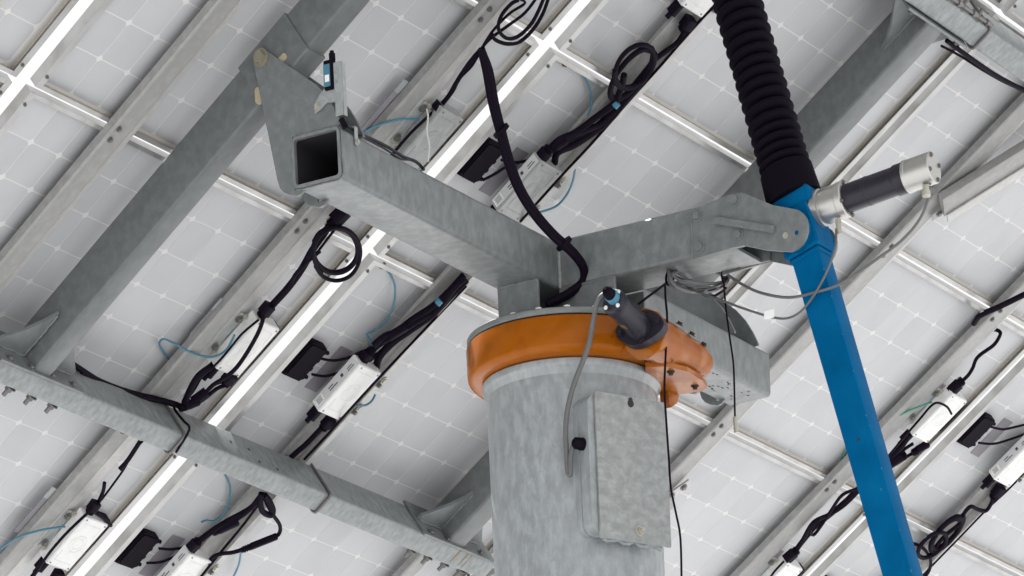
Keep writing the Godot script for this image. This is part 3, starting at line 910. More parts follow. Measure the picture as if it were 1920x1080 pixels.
	# uprights between ring and tube
	for q in [[-0.886, 0.160, 0.302], [-0.768, 0.304, 0.498], [-0.600, 0.304, 0.498], [-0.490, 0.160, 0.302]]:
		m = MB.new()
		m.box(H.call(q[0] + 0.005, -0.505, (q[1] + q[2]) * 0.5), Vector3(0.011, 0.1225, q[2] - q[1]), Transform3D(), 0.0015)
		part("support_plate", m.mesh(), M.plate, o)
	for q in [[0.162, -0.888, -0.49], [0.316, -0.76, -0.60]]:
		m = MB.new()
		m.box(H.call((q[1] + q[2]) * 0.5 + 0.002, -0.505, q[0]), Vector3(q[2] - q[1] - 0.02, 0.1215, 0.010), Transform3D(), 0.0015)
		part("support_plate", m.mesh(), M.plate, o)

	# inclination sensor on its bracket
	o = thing("tilt_sensor", "small blue and black tilt sensor on a galvanised bracket above the tube's open end", "sensor", "", Transform3D(Basis(), Vector3(-1.915, -0.19, 0.26) + B))
	var S := func(x: float, y: float, z: float) -> Vector3: return o.transform.affine_inverse() * (Vector3(x, y, z) + B)
	m = MB.new()
	m.box(S.call(-1.922, -0.214, 0.311), Vector3(0.004, 0.140, 0.024), Transform3D(), 0.001)
	m.box(S.call(-1.912, -0.214, 0.3245), Vector3(0.016, 0.140, 0.003))
	part("upright_strip", m.mesh(), M.bracket, o)
	m = MB.new()
	m.prism(PackedVector2Array([Vector2(0.226, -0.262), Vector2(0.226, -0.238), Vector2(0.245, -0.216), Vector2(0.262, -0.203), Vector2(0.298, -0.210), Vector2(0.298, -0.245), Vector2(0.270, -0.240), Vector2(0.245, -0.254)]), Transform3D(Basis(Vector3(0, 0, 1), Vector3(0, 1, 0), Vector3(1, 0, 0)), S.call(-1.919, 0, 0)), 0.0, 0.004, true, 20.0)
	part("fixing_lug", m.mesh(), M.bracket, o)
	bolt(o, S.call(-1.919, -0.245, 0.237), Vector3(-1, 0, 0), 0.006, 0.004, M.bolt_light)
	m = MB.new()
	m.box(S.call(-1.915, -0.172, 0.282), Vector3(0.024, 0.078, 0.030), Transform3D(), 0.003)
	m.prism(ngon(0.009, 12), frame(S.call(-1.913, -0.133, 0.290), Vector3(0, 1, 0)), 0.0, 0.018)
	m.prism(ngon(0.006, 12), frame(S.call(-1.913, -0.116, 0.290), Vector3(0, 1, 0)), 0.0, 0.008)
	part("sensor_body", m.mesh(), M.black_box, o)
	m = MB.new()
	m.box(S.call(-1.9278, -0.174, 0.279), Vector3(0.0016, 0.058, 0.021))
	part("blue_label", m.mesh(), M.earth_blue, o)
	m = MB.new()
	m.box(S.call(-1.9290, -0.182, 0.280), Vector3(0.001, 0.018, 0.014))
	part("white_sticker", m.mesh(), M.paper, o)
	m = MB.new()
	m.prism(ngon(0.008, 10), frame(S.call(-1.918, -0.292, 0.312), Vector3(0.2, -0.6, 0.3)), 0.0, 0.026)
	part("cable_gland", m.mesh(), M.black_box, o)
	# clip that holds the sensor's wire on the tube
	o = thing("cable_clip", "small bright metal clip with a screw on the tube's upper edge beside the sensor", "clip", "", Transform3D(Basis(), Vector3(-1.84, -0.318, 0.307) + B))
	m = MB.new()
	m.box(Vector3(0, 0.002, 0.002), Vector3(0.016, 0.046, 0.003), Transform3D(), 0.001)
	m.box(Vector3(0, 0.026, -0.008), Vector3(0.016, 0.004, 0.022))
	part("strap", m.mesh(), M.bracket, o)
	bolt(o, Vector3(0, -0.012, 0.0035), Vector3(0, 0, 1), 0.005, 0.004, M.bolt_light)


# ---------------------------------------------------------------- actuator
func actuator() -> void:
	var AX := -0.683
	var a0 := Vector3(AX, -0.436, 1.102)                 # trunnion
	var dn := Vector3(0, -0.9615, 0.2747)
	var o := thing("screw_actuator", "long linear actuator with bright blue square tube hanging beside the pole", "actuator", "", Transform3D(Basis(), a0 + B))
	var f := frame(Vector3.ZERO, dn, Vector3.RIGHT)      # local z down the axis; x lies near world z
	var m := MB.new()
	m.prism(rrect(0.092, 0.080, 0.004, 2), f, 0.062, 1.50, true, 30.0)
	part("blue_tube", m.mesh(), M.blue, o)
	m = MB.new()
	m.prism(rrect(0.094, 0.082, 0.005, 2), f, 1.50, 1.512)
	part("end_cap", m.mesh(), M.blue, o)
	# gearbox block with trunnion bosses
	m = MB.new()
	m.box(Vector3.ZERO, Vector3(0.118, 0.112, 0.13), f * Transform3D(Basis(), Vector3(0, 0, -0.012)), 0.006)
	m.box(Vector3.ZERO, Vector3(0.150, 0.120, 0.045), f * Transform3D(Basis(), Vector3(0, 0, -0.095)), 0.006)
	m.box(Vector3.ZERO, Vector3(0.102, 0.092, 0.012), f * Transform3D(Basis(), Vector3(0, 0, 0.060)), 0.003)
	m.prism(ngon(0.052, 24), frame(Vector3(-0.083, 0, 0), Vector3.RIGHT), 0.0, 0.166, true, 40.0)
	part("gearbox", m.mesh(), M.blue, o)
	m = MB.new()
	m.prism(ngon(0.004, 10), frame(f * Vector3(0, 0, 0.62) + Vector3(-0.0405, 0, 0), Vector3.LEFT), 0.0, 0.004)
	part("plug_screw", m.mesh(), M.dirt_dark, o)
	m = MB.new()
	for k in 16:
		var zz := 0.10 + 1.3 * rng.randf()
		var edge := rng.randf() < 0.9
		var yy := (-0.0455 if rng.randf() < 0.7 else 0.0445) if edge else rng.randf_range(-0.04, 0.04)
		m.box(Vector3.ZERO, Vector3(rng.randf_range(0.0008, 0.002), 0.0008, rng.randf_range(0.002, 0.007)), f * Transform3D(Basis(), Vector3(yy, 0.0403 if f.basis.y.x < 0.0 else -0.0403, zz)))
	part("paint_chips", m.mesh(), M.chip_grey, o).set_meta("kind", "stuff")
	bolt(o, Vector3(-0.085, -0.01, 0.02), Vector3.LEFT, 0.007, 0.004, M.blue)
	# bellows over the screw
	var b := thing("bellows", "black ribbed rubber bellows above the blue actuator tube", "bellows", "", Transform3D(Basis(), a0 + B - dn * 0.115))
	var up := frame_y(Vector3.ZERO, -dn)
	var p := PackedVector2Array()
	for k in 13:
		p.append(Vector2(0.0835 - 0.0004 * k, 0.004 + k * 0.0072))
		p.append(Vector2(0.0810 - 0.0004 * k, 0.0075 + k * 0.0072))
	p.reverse()
	m = MB.new()
	p.append(Vector2(0.0835, 0.0)); p.append(Vector2(0.04, 0.0))
	m.lathe(p, up, 40, 70.0)
	part("cuff", m.mesh(), M.rubber, b)
	var q := PackedVector2Array()
	var h := 0.100
	var k_ := 0
	while h < 0.86:
		var big := 0.0755 - 0.004 * clampf((h - 0.1) / 0.6, 0.0, 1.0)
		var step := 0.0345 if h > 0.20 else 0.028
		var bulge := rng.randf_range(-0.0012, 0.0012)
		step *= rng.randf_range(0.94, 1.06)
		for s in 12:
			var w := float(s) / 12.0
			q.append(Vector2(big + bulge - 0.027 * (1.0 - sqrt(maxf(0.0, sin(PI * w)))), h + step * w))
		h += step
		k_ += 1
	q.append(Vector2(0.058, h)); q.append(Vector2(0.02, h))
	q.reverse()
	m = MB.new()
	m.lathe(q, up, 44, 75.0)
	part("folds", m.mesh(), M.rubber, b)
	m = MB.new()
	m.lathe(PackedVector2Array([Vector2(0, 1.02), Vector2(0.024, 1.02), Vector2(0.024, 0.85)]), up, 20)
	part("screw_rod", m.mesh(), M.bolt, b)

	# tilt motor on the gearbox
	var mo := Vector3(AX, -0.366, 1.105)
	var md := Vector3(0, 0.10, 0.995).normalized()
	o = thing("tilt_motor", "silver and black tubular motor sticking out to the right of the blue gearbox", "motor", "", Transform3D(Basis(), mo + B))
	var fy := frame_y(Vector3.ZERO, md)
	m = MB.new()
	m.lathe(PackedVector2Array([Vector2(0, 0.140), Vector2(0.047, 0.140), Vector2(0.0505, 0.137), Vector2(0.0505, 0.118), Vector2(0.0485, 0.116), Vector2(0.0485, 0.068), Vector2(0.0465, 0.066), Vector2(0.0465, 0.060), Vector2(0.0515, 0.058), Vector2(0.0515, 0.002), Vector2(0.049, -0.002), Vector2(0.0, -0.002)]), fy, 40, 30.0)
	part("gear_stage", m.mesh(), M.alu, o)
	m = MB.new()
	m.lathe(PackedVector2Array([Vector2(0.030, 0.340), Vector2(0.041, 0.340), Vector2(0.042, 0.337), Vector2(0.042, 0.305), Vector2(0.039, 0.303), Vector2(0.039, 0.215), Vector2(0.040, 0.214), Vector2(0.040, 0.206), Vector2(0.039, 0.205), Vector2(0.039, 0.140)]), fy, 40, 30.0)
	part("motor_body", m.mesh(), M.motor_black, o)
	m = MB.new()
	m.lathe(PackedVector2Array([Vector2(0, 0.428), Vector2(0.041, 0.428), Vector2(0.0435, 0.425), Vector2(0.0435, 0.348), Vector2(0.045, 0.346), Vector2(0.045, 0.338), Vector2(0.042, 0.336), Vector2(0.03, 0.336)]), fy, 40, 30.0)
	part("end_cap", m.mesh(), M.alu, o)
	var fz := frame(Vector3.ZERO, md)
	for k in 4:
		var an := TAU * (k + 0.25) / 4
		bolt(o, fz * Vector3(cos(an) * 0.034, sin(an) * 0.034, 0.428), md, 0.0045, 0.003, M.bolt)
		bolt(o, fz * Vector3(cos(an) * 0.045, sin(an) * 0.045, 0.140), md, 0.0045, 0.004, M.bolt)
	m = MB.new()
	var fs := frame(fz * Vector3(0, 0, 0.030) + Vector3(-0.0508, 0.01, 0), Vector3.LEFT)
	m.prism(ngon(0.009, 14), fs, 0.0, 0.0014)
	part("screw_hole", m.mesh(), M.dirt_dark, o)
	m = MB.new()
	m.prism(ngon(0.010, 6), frame(Vector3(-0.012, -0.042, 0.112), Vector3(-0.1, -1, 0.15)), 0.0, 0.014)
	m.prism(ngon(0.0075, 12), frame(Vector3(-0.012, -0.042, 0.112), Vector3(-0.1, -1, 0.15)), 0.014, 0.044)
	part("limit_plug", m.mesh(), M.bolt_light, o)
	m = MB.new()
	m.prism(ngon(0.011, 6), frame(Vector3(-0.012, -0.006, 0.402), Vector3(-0.1, -1, 0.1)), 0.0, 0.016)
	m.prism(ngon(0.0125, 14), frame(Vector3(-0.012, -0.006, 0.402), Vector3(-0.1, -1, 0.1)), 0.016, 0.03)
	part("cable_gland", m.mesh(), M.bolt_light, o)


# ---------------------------------------------------------------- inverters and cables
func inverter(v: float, u: float, kind: int, label: String) -> void:
	var o := thing("micro_inverter", label, "inverter", "micro-inverters on the purlins", TP * Transform3D(Basis(), Vector3(v, u, 0.046)))
	var m := MB.new()
	m.box(Vector3(0, 0, 0.022), Vector3(0.112 if kind == 1 else 0.122, 0.20, 0.044), Transform3D(), 0.0035)
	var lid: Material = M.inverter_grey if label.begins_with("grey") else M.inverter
	part("housing", m.mesh(), lid, o)
	m = MB.new()
	# embossed ring and frame on the lid
	m.lathe(PackedVector2Array([Vector2(0.031, 0.0440), Vector2(0.0315, 0.0450), Vector2(0.033, 0.0450), Vector2(0.0335, 0.0440)]), Transform3D(Basis(Vector3(1, 0, 0), Vector3(0, 0, 1), Vector3(0, -1, 0)), Vector3.ZERO), 28)
	m.lathe(PackedVector2Array([Vector2(0.019, 0.0440), Vector2(0.0195, 0.0450), Vector2(0.021, 0.0450), Vector2(0.0215, 0.0440)]), Transform3D(Basis(Vector3(1, 0, 0), Vector3(0, 0, 1), Vector3(0, -1, 0)), Vector3.ZERO), 24)
	for s in [-1.0, 1.0]:
		m.box(Vector3(0, s * 0.076, 0.0443), Vector3(0.078, 0.0016, 0.0012))
		m.box(Vector3(s * 0.039, s * 0.055, 0.0443), Vector3(0.0016, 0.042, 0.0012))
	part("lid_emboss", m.mesh(), lid, o)
	for s in [Vector2(-1, -1), Vector2(1, -1), Vector2(-1, 1), Vector2(1, 1)]:
		m = MB.new()
		m.prism(ngon(0.0032, 8), Transform3D(Basis(), Vector3(s.x * 0.045, s.y * 0.09, 0.044)), 0.0, 0.0012)
		part("lid_screw", m.mesh(), M.bolt, o)
	if kind == 1:
		# bracket strip on the purlin's lip with two bolts
		m = MB.new()
		m.box(Vector3(-0.076, 0.0, -0.001), Vector3(0.030, 0.150, 0.005), Transform3D(), 0.001)
		for s in [-1.0, 1.0]:
			m.box(Vector3(-0.062, s * 0.062, 0.003), Vector3(0.05, 0.030, 0.003), Transform3D(), 0.001)
		part("mounting_bracket", m.mesh(), M.bracket, o)
		for s in [-1.0, 1.0]:
			bolt(o, Vector3(-0.078, s * 0.056, 0.005), Vector3(0, 0, 1), 0.0085, 0.007, M.bolt)
			bolt(o, Vector3(-0.062, s * 0.072, 0.005), Vector3(0, 0, 1), 0.006, 0.005, M.bolt_light)
	else:
		# printed labels on the side that faces down the slope of the view
		m = MB.new()
		m.box(Vector3(-0.0616, 0, 0.021), Vector3(0.0012, 0.186, 0.031))
		part("side_label", m.mesh(), M.inverter_side, o)
		m = MB.new()
		m.box(Vector3(-0.0625, -0.075, 0.021), Vector3(0.001, 0.034, 0.024))
		part("paper_label", m.mesh(), M.paper, o)
		m = MB.new()
		for k in 5:
			m.box(Vector3(-0.0632, -0.075, 0.013 + k * 0.004), Vector3(0.0006, 0.026 - 0.006 * (k % 2), 0.0015))
		m.box(Vector3(-0.0625, 0.03, 0.021), Vector3(0.0006, 0.010, 0.010))
		m.box(Vector3(-0.0625, 0.068, 0.027), Vector3(0.0006, 0.030, 0.0025))
		m.box(Vector3(-0.0625, 0.066, 0.020), Vector3(0.0006, 0.022, 0.0025))
		m.box(Vector3(-0.0625, -0.012, 0.026), Vector3(0.0006, 0.036, 0.003))
		m.box(Vector3(-0.0625, -0.020, 0.018), Vector3(0.0006, 0.022, 0.003))
		part("print", m.mesh(), M.print, o).set_meta("kind", "stuff")
		for s in [-1.0, 1.0]:
			bolt(o, Vector3(0.128, s * 0.058 - 0.01, 0.012), Vector3(0.2, 0, 1), 0.0075, 0.008, M.bolt)
			bolt(o, Vector3(0.138, s * 0.058 + 0.008, 0.010), Vector3(0.2, 0, 1), 0.009, 0.004, M.bolt_light)
	for s in [-1.0]:
		m = MB.new()
		var f := frame(Vector3(0.028 * s, s * 0.10, 0.014), Vector3(0, s, 0))
		m.prism(rrect(0.030, 0.022, 0.005), f, 0.0, 0.045)
		m.prism(ngon(0.008, 10), f, 0.045, 0.062)
		part("cable_plug", m.mesh(), M.cable, o)

func inverters() -> void:
	var P2 := -1.070
	var P3 := -0.528
	inverter(P2, 0.022, 1, "grey inverter box above the square tube, left of the hanging cable bundle")
	inverter(P2, -0.806, 1, "white inverter box left of the long white gap, just above the lower crossbeam")
	inverter(P2, -1.622, 1, "white inverter box in the lower left corner with a blue wire at its bracket")
	inverter(P2, 0.84, 1, "inverter box above the picture's top edge on the purlin with pale lip")
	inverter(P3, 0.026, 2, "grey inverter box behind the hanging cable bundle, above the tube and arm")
	inverter(P3, -0.800, 2, "white inverter box with printed side left of the orange ring")
	inverter(P3, -1.615, 2, "white inverter box cut by the bottom edge, right of a black junction box")
	inverter(P3, 0.832, 2, "pale inverter box at the top edge left of the bellows")
	inverter(2.208, 0.008, 1, "white inverter box right of the lower blue tube with a green wire")
	inverter(2.208, -0.812, 1, "white inverter box at the bottom edge left of the lower blue tube")
	inverter(2.858, 0.004, 2, "white inverter box with printed side at the right edge")
	inverter(2.858, -0.81, 2, "inverter box below the picture's lower right corner")

func black_bars() -> void:
	var said := ["dark strip with a steel end at the purlin's edge, above the tube and sensor", "dark strip with a steel end at the purlin's edge in the lower left corner", "thin dark strip at the purlin's edge left of the white inverter"]
	var at := [[-1.262, 0.02, 0.185, 0.022], [-1.260, -1.60, 0.185, 0.020], [-1.2455, -0.80, 0.145, 0.007]]
	for k in 3:
		var o := thing("clamp_strip", said[k], "clamp", "dark clamp strips beside the purlin", TP * Transform3D(Basis(), Vector3(at[k][0], at[k][1], 0.026)))
		var m := MB.new()
		m.box(Vector3(0, -0.02, 0.003), Vector3(at[k][3], at[k][2] - 0.04, 0.005), Transform3D(), 0.001)
		part("dark_strip", m.mesh(), M.grey_label, o)
		m = MB.new()
		m.box(Vector3(0, at[k][2] * 0.5 - 0.018, 0.0035), Vector3(at[k][3], 0.044, 0.006), Transform3D(), 0.001)
		part("steel_end", m.mesh(), M.bracket, o)

func cables() -> void:
	var k := "black cables under the array"
	var o := bundle("cable_bundle", "thick taped black cable bundle hanging from the purlin down to the head", "cable", k, [[[-1.149, 0.118, 0.305, -1.115, 0.073, 0.304, -1.087, -0.007, 0.302, -1.055, -0.079, 0.303, -1.023, -0.152, 0.306, -0.986, -0.220, 0.316, -0.940, -0.284, 0.340, -0.889, -0.336, 0.370, -0.836, -0.375, 0.400, -0.781, -0.403, 0.400, -0.757, -0.435, 0.380, -0.785, -0.469, 0.345, -0.821, -0.497, 0.300], 0.0125], [[-1.151, 0.117, 0.303, -1.120, 0.068, 0.298, -1.093, -0.012, 0.296, -1.063, -0.084, 0.299, -1.032, -0.158, 0.302, -0.996, -0.227, 0.313, -0.951, -0.291, 0.337, -0.901, -0.343, 0.368, -0.849, -0.383, 0.400, -0.789, -0.410, 0.400, -0.765, -0.442, 0.380, -0.801, -0.477, 0.345, -0.837, -0.505, 0.300], 0.0095], [[-1.146, 0.118, 0.305, -1.109, 0.071, 0.308, -1.080, -0.008, 0.305, -1.048, -0.080, 0.306, -1.015, -0.153, 0.309, -0.977, -0.221, 0.318, -0.931, -0.285, 0.342, -0.879, -0.336, 0.371, -0.826, -0.376, 0.400, -0.775, -0.405, 0.400, -0.751, -0.437, 0.380, -0.773, -0.469, 0.345, -0.809, -0.497, 0.300], 0.009], [[-1.147, 0.116, 0.303, -1.114, 0.065, 0.301, -1.087, -0.015, 0.299, -1.056, -0.087, 0.301, -1.024, -0.160, 0.305, -0.988, -0.229, 0.315, -0.943, -0.293, 0.339, -0.892, -0.345, 0.369, -0.839, -0.385, 0.400, -0.783, -0.413, 0.400, -0.760, -0.445, 0.380, -0.789, -0.479, 0.345, -0.825, -0.507, 0.300], 0.008]])
	for q in [Vector3(-0.862, -0.357, 0.385), Vector3(-1.055, -0.079, 0.303)]:
		var m := MB.new()
		m.prism(rrect(0.052, 0.046, 0.018), frame(o.transform.affine_inverse() * (q + B), Vector3(0.6, -0.6, 0.3)), -0.006, 0.006)
		part("cable_tie", m.mesh(), M.cable, o)
	o = bundle("cable_bundle", "black cables with a plug along the pale purlin lip above the square tube", "cable", k, [[[-1.138, 0.123, 0.298, -1.137, 0.094, 0.255, -1.125, 0.061, 0.205, -1.109, 0.033, 0.163, -1.106, 0.014, 0.133], 0.007], [[-1.144, 0.120, 0.301, -1.126, 0.091, 0.257, -1.130, 0.063, 0.215, -1.113, 0.040, 0.180, -1.111, 0.016, 0.144], 0.005], [[-1.103, 0.015, 0.131, -1.128, -0.015, 0.105, -1.148, -0.039, 0.087, -1.160, -0.065, 0.055, -1.160, -0.101, 0.001, -1.157, -0.121, -0.029], 0.0045]])
	plug(o, Vector3(-1.109, 0.015, 0.135), Vector3(-1.114, -0.007, 0.107), 0.016)
	bundle("cable_coil", "loose black cable loops hanging at the top edge left of the white gap", "cable", k, [[[-1.138, 0.123, 0.298, -1.149, 0.138, 0.335, -1.142, 0.163, 0.391, -1.126, 0.194, 0.446, -1.135, 0.229, 0.500], 0.0045], [[-1.183, 0.208, 0.460, -1.196, 0.197, 0.442, -1.194, 0.173, 0.406, -1.170, 0.150, 0.380, -1.120, 0.141, 0.376, -1.085, 0.153, 0.394, -1.077, 0.179, 0.433, -1.092, 0.204, 0.471, -1.119, 0.231, 0.512], 0.0055], [[-1.094, 0.236, 0.511, -1.061, 0.207, 0.467, -1.053, 0.175, 0.427, -1.062, 0.147, 0.385, -1.103, 0.133, 0.365, -1.151, 0.133, 0.355, -1.172, 0.141, 0.358], 0.0055], [[-1.207, 0.208, 0.462, -1.156, 0.208, 0.466, -1.177, 0.184, 0.432, -1.178, 0.166, 0.396, -1.170, 0.145, 0.355, -1.145, 0.125, 0.308], 0.004]])
	o = bundle("cable_coil", "coiled black cable ring hanging below the open square tube", "cable", k, [[[-1.175, -0.303, -0.294, -1.182, -0.286, -0.269, -1.167, -0.272, -0.247, -1.133, -0.263, -0.234, -1.088, -0.261, -0.231, -1.039, -0.267, -0.240, -0.996, -0.279, -0.258, -0.968, -0.295, -0.282, -0.960, -0.312, -0.308, -0.975, -0.326, -0.330, -1.008, -0.335, -0.344, -1.054, -0.337, -0.346, -1.103, -0.331, -0.337, -1.145, -0.319, -0.319, -1.171, -0.303, -0.295, -1.178, -0.286, -0.270, -1.163, -0.272, -0.248, -1.130, -0.263, -0.235, -1.084, -0.261, -0.232, -1.035, -0.267, -0.240, -0.992, -0.279, -0.259, -0.964, -0.295, -0.283, -0.957, -0.312, -0.309, -0.971, -0.327, -0.331, -1.005, -0.336, -0.344, -1.050, -0.338, -0.347, -1.099, -0.332, -0.338, -1.141, -0.320, -0.320, -1.168, -0.304, -0.296], 0.0075], [[-1.054, -0.348, -0.353, -1.106, -0.338, -0.339, -1.148, -0.323, -0.315, -1.174, -0.303, -0.286, -1.177, -0.285, -0.258, -1.157, -0.270, -0.236, -1.118, -0.263, -0.225, -1.067, -0.264, -0.226, -1.014, -0.273, -0.241, -0.970, -0.289, -0.265, -0.943, -0.309, -0.295, -0.938, -0.329, -0.324, -0.958, -0.344, -0.347, -0.997, -0.352, -0.359, -1.047, -0.351, -0.358, -1.099, -0.341, -0.344], 0.006], [[-1.118, -0.216, -0.218, -1.134, -0.246, -0.254, -1.135, -0.273, -0.286, -1.132, -0.309, -0.331, -1.110, -0.345, -0.386, -1.101, -0.385, -0.445, -1.102, -0.418, -0.496, -1.097, -0.444, -0.544], 0.011], [[-1.117, -0.309, -0.312, -1.124, -0.335, -0.358, -1.125, -0.362, -0.401, -1.108, -0.381, -0.434, -1.104, -0.412, -0.484, -1.094, -0.439, -0.536], 0.006], [[-1.118, -0.223, -0.211, -1.126, -0.256, -0.241, -1.128, -0.288, -0.280, -1.121, -0.315, -0.322], 0.004]])
	plug(o, Vector3(-1.132, -0.219, -0.205), Vector3(-1.146, -0.258, -0.255), 0.021)
	plug(o, Vector3(-1.118, -0.427, -0.501), Vector3(-1.118, -0.453, -0.540), 0.017)
	o = bundle("cable_bundle", "black cables gathered over the white inverter above the lower crossbeam", "cable", k, [[[-1.140, -0.461, -0.515, -1.139, -0.478, -0.519, -1.125, -0.505, -0.549, -1.106, -0.540, -0.601, -1.095, -0.571, -0.649, -1.099, -0.593, -0.687, -1.099, -0.608, -0.738, -1.094, -0.633, -0.793, -1.127, -0.658, -0.840], 0.0065], [[-1.142, -0.470, -0.530, -1.180, -0.511, -0.564, -1.172, -0.536, -0.610, -1.163, -0.562, -0.658, -1.159, -0.581, -0.697, -1.154, -0.596, -0.737, -1.131, -0.626, -0.792, -1.132, -0.663, -0.847], 0.0035], [[-1.042, -0.584, -0.737, -1.077, -0.600, -0.753, -1.084, -0.622, -0.780, -1.105, -0.643, -0.811, -1.140, -0.661, -0.839], 0.005], [[-1.022, -0.589, -0.744, -1.053, -0.605, -0.761, -1.073, -0.634, -0.798, -1.109, -0.660, -0.834], 0.006], [[-1.154, -0.575, -0.706, -1.170, -0.599, -0.741, -1.158, -0.624, -0.780, -1.132, -0.653, -0.826], 0.010]])
	plug(o, Vector3(-1.047, -0.572, -0.701), Vector3(-1.041, -0.591, -0.739), 0.018)
	plug(o, Vector3(-1.086, -0.619, -0.772), Vector3(-1.111, -0.656, -0.828), 0.015)
	plug(o, Vector3(-1.095, -0.643, -0.799), Vector3(-1.143, -0.669, -0.838), 0.013)
	bundle("cable_bundle", "black cables lying along the lower crossbeam and tied round it", "cable", k, [[[-1.671, -0.647, -0.869, -1.590, -0.659, -0.869, -1.471, -0.663, -0.884, -1.336, -0.658, -0.886, -1.215, -0.651, -0.875, -1.152, -0.654, -0.852, -1.112, -0.659, -0.841], 0.009], [[-1.590, -0.665, -0.869, -1.460, -0.669, -0.883, -1.318, -0.664, -0.880, -1.197, -0.654, -0.869, -1.141, -0.657, -0.850], 0.007], [[-1.130, -0.638, -0.873, -1.137, -0.673, -0.854, -1.162, -0.715, -0.809, -1.158, -0.741, -0.794, -1.141, -0.791, -0.860], 0.004]])
	o = bundle("cable_bundle", "thin black cables below the lower crossbeam leading to the lower left inverter", "cable", k, [[[-1.153, -0.740, -0.972, -1.150, -0.766, -1.012, -1.130, -0.802, -1.067, -1.120, -0.831, -1.113, -1.107, -0.865, -1.171, -1.107, -0.894, -1.214], 0.0035], [[-1.161, -0.744, -0.978, -1.146, -0.783, -1.037, -1.149, -0.806, -1.069], 0.007], [[-1.159, -0.838, -1.121, -1.138, -0.856, -1.144, -1.118, -0.877, -1.180, -1.122, -0.888, -1.196], 0.006], [[-1.148, -0.903, -1.183, -1.182, -0.950, -1.227, -1.188, -0.983, -1.276, -1.178, -1.018, -1.338, -1.151, -1.048, -1.403, -1.123, -1.073, -1.458], 0.0045], [[-1.163, -1.028, -1.371, -1.148, -1.044, -1.405, -1.135, -1.062, -1.442], 0.007], [[-1.091, -0.897, -1.210, -1.042, -0.901, -1.216, -0.992, -0.909, -1.228], 0.0065]])
	plug(o, Vector3(-1.131, -0.880, -1.176), Vector3(-1.126, -0.905, -1.212), 0.015)
	plug(o, Vector3(-1.040, -1.029, -1.400), Vector3(-1.028, -1.052, -1.435), 0.016)
	o = bundle("cable_bundle", "long black cable bundle with loops in the trough above the arm", "cable", k, [[[-0.440, 0.338, 0.602, -0.423, 0.316, 0.568, -0.416, 0.301, 0.545, -0.437, 0.277, 0.519, -0.451, 0.255, 0.485, -0.447, 0.224, 0.438, -0.443, 0.190, 0.387, -0.440, 0.150, 0.326, -0.447, 0.114, 0.271, -0.482, 0.083, 0.225, -0.519, 0.060, 0.190], 0.008], [[-0.454, 0.246, 0.480, -0.436, 0.213, 0.431, -0.433, 0.173, 0.370, -0.427, 0.132, 0.308, -0.447, 0.095, 0.252, -0.479, 0.062, 0.203, -0.514, 0.039, 0.168, -0.490, 0.021, 0.141], 0.011], [[-0.533, 0.202, 0.423, -0.498, 0.181, 0.391, -0.474, 0.151, 0.347, -0.496, 0.115, 0.292, -0.512, 0.083, 0.234, -0.548, 0.059, 0.198, -0.556, 0.036, 0.164, -0.550, 0.024, 0.144], 0.010], [[-0.436, 0.155, 0.343, -0.443, 0.119, 0.288, -0.490, 0.091, 0.249, -0.528, 0.068, 0.214, -0.558, 0.041, 0.175], 0.009], [[-0.515, 0.264, 0.512, -0.488, 0.258, 0.503, -0.464, 0.244, 0.480, -0.449, 0.223, 0.449, -0.444, 0.200, 0.415, -0.451, 0.180, 0.384, -0.469, 0.167, 0.364, -0.494, 0.163, 0.358, -0.521, 0.169, 0.367, -0.544, 0.183, 0.389, -0.560, 0.204, 0.420, -0.564, 0.226, 0.453, -0.557, 0.245, 0.482, -0.539, 0.258, 0.501, -0.514, 0.261, 0.507, -0.487, 0.255, 0.498, -0.463, 0.240, 0.475, -0.447, 0.220, 0.444, -0.442, 0.197, 0.410, -0.450, 0.177, 0.380, -0.467, 0.164, 0.360, -0.492, 0.160, 0.353, -0.519, 0.165, 0.362, -0.543, 0.180, 0.384, -0.558, 0.200, 0.415, -0.563, 0.222, 0.448, -0.555, 0.242, 0.477, -0.537, 0.255, 0.497, -0.512, 0.258, 0.502], 0.0075], [[-0.492, 0.256, 0.510, -0.463, 0.243, 0.490, -0.446, 0.226, 0.464, -0.445, 0.208, 0.437, -0.460, 0.193, 0.415, -0.488, 0.184, 0.401, -0.523, 0.183, 0.399, -0.559, 0.189, 0.409, -0.588, 0.202, 0.428, -0.604, 0.219, 0.453, -0.605, 0.236, 0.479, -0.590, 0.250, 0.501, -0.563, 0.258, 0.514, -0.528, 0.260, 0.515, -0.492, 0.253, 0.505, -0.463, 0.240, 0.485, -0.447, 0.223, 0.459, -0.446, 0.205, 0.432, -0.461, 0.190, 0.410, -0.489, 0.181, 0.396, -0.524, 0.180, 0.394, -0.560, 0.186, 0.404, -0.588, 0.199, 0.423], 0.007]])
	plug(o, Vector3(-0.454, 0.343, 0.618), Vector3(-0.447, 0.317, 0.579), 0.018)
	plug(o, Vector3(-0.532, 0.061, 0.211), Vector3(-0.551, 0.037, 0.168), 0.013)
	plug(o, Vector3(-0.568, 0.009, 0.132), Vector3(-0.567, 0.037, 0.174), 0.017)
	var m2 := MB.new()
	m2.prism(ngon(0.0115, 10), frame(o.transform.affine_inverse() * (Vector3(-0.472, 0.149, 0.355) + B), U), -0.008, 0.008)
	part("blue_tape", m2.mesh(), M.blue_tape, o)
	bundle("cable", "thin black cable running along the edge of the trough above the arm", "cable", k, [[[-0.412, 0.384, 0.686, -0.417, 0.330, 0.602, -0.411, 0.252, 0.483, -0.413, 0.175, 0.368, -0.409, 0.085, 0.232, -0.478, -0.007, 0.170, -0.487, -0.089, 0.056, -0.464, -0.112, -0.006], 0.0042]])
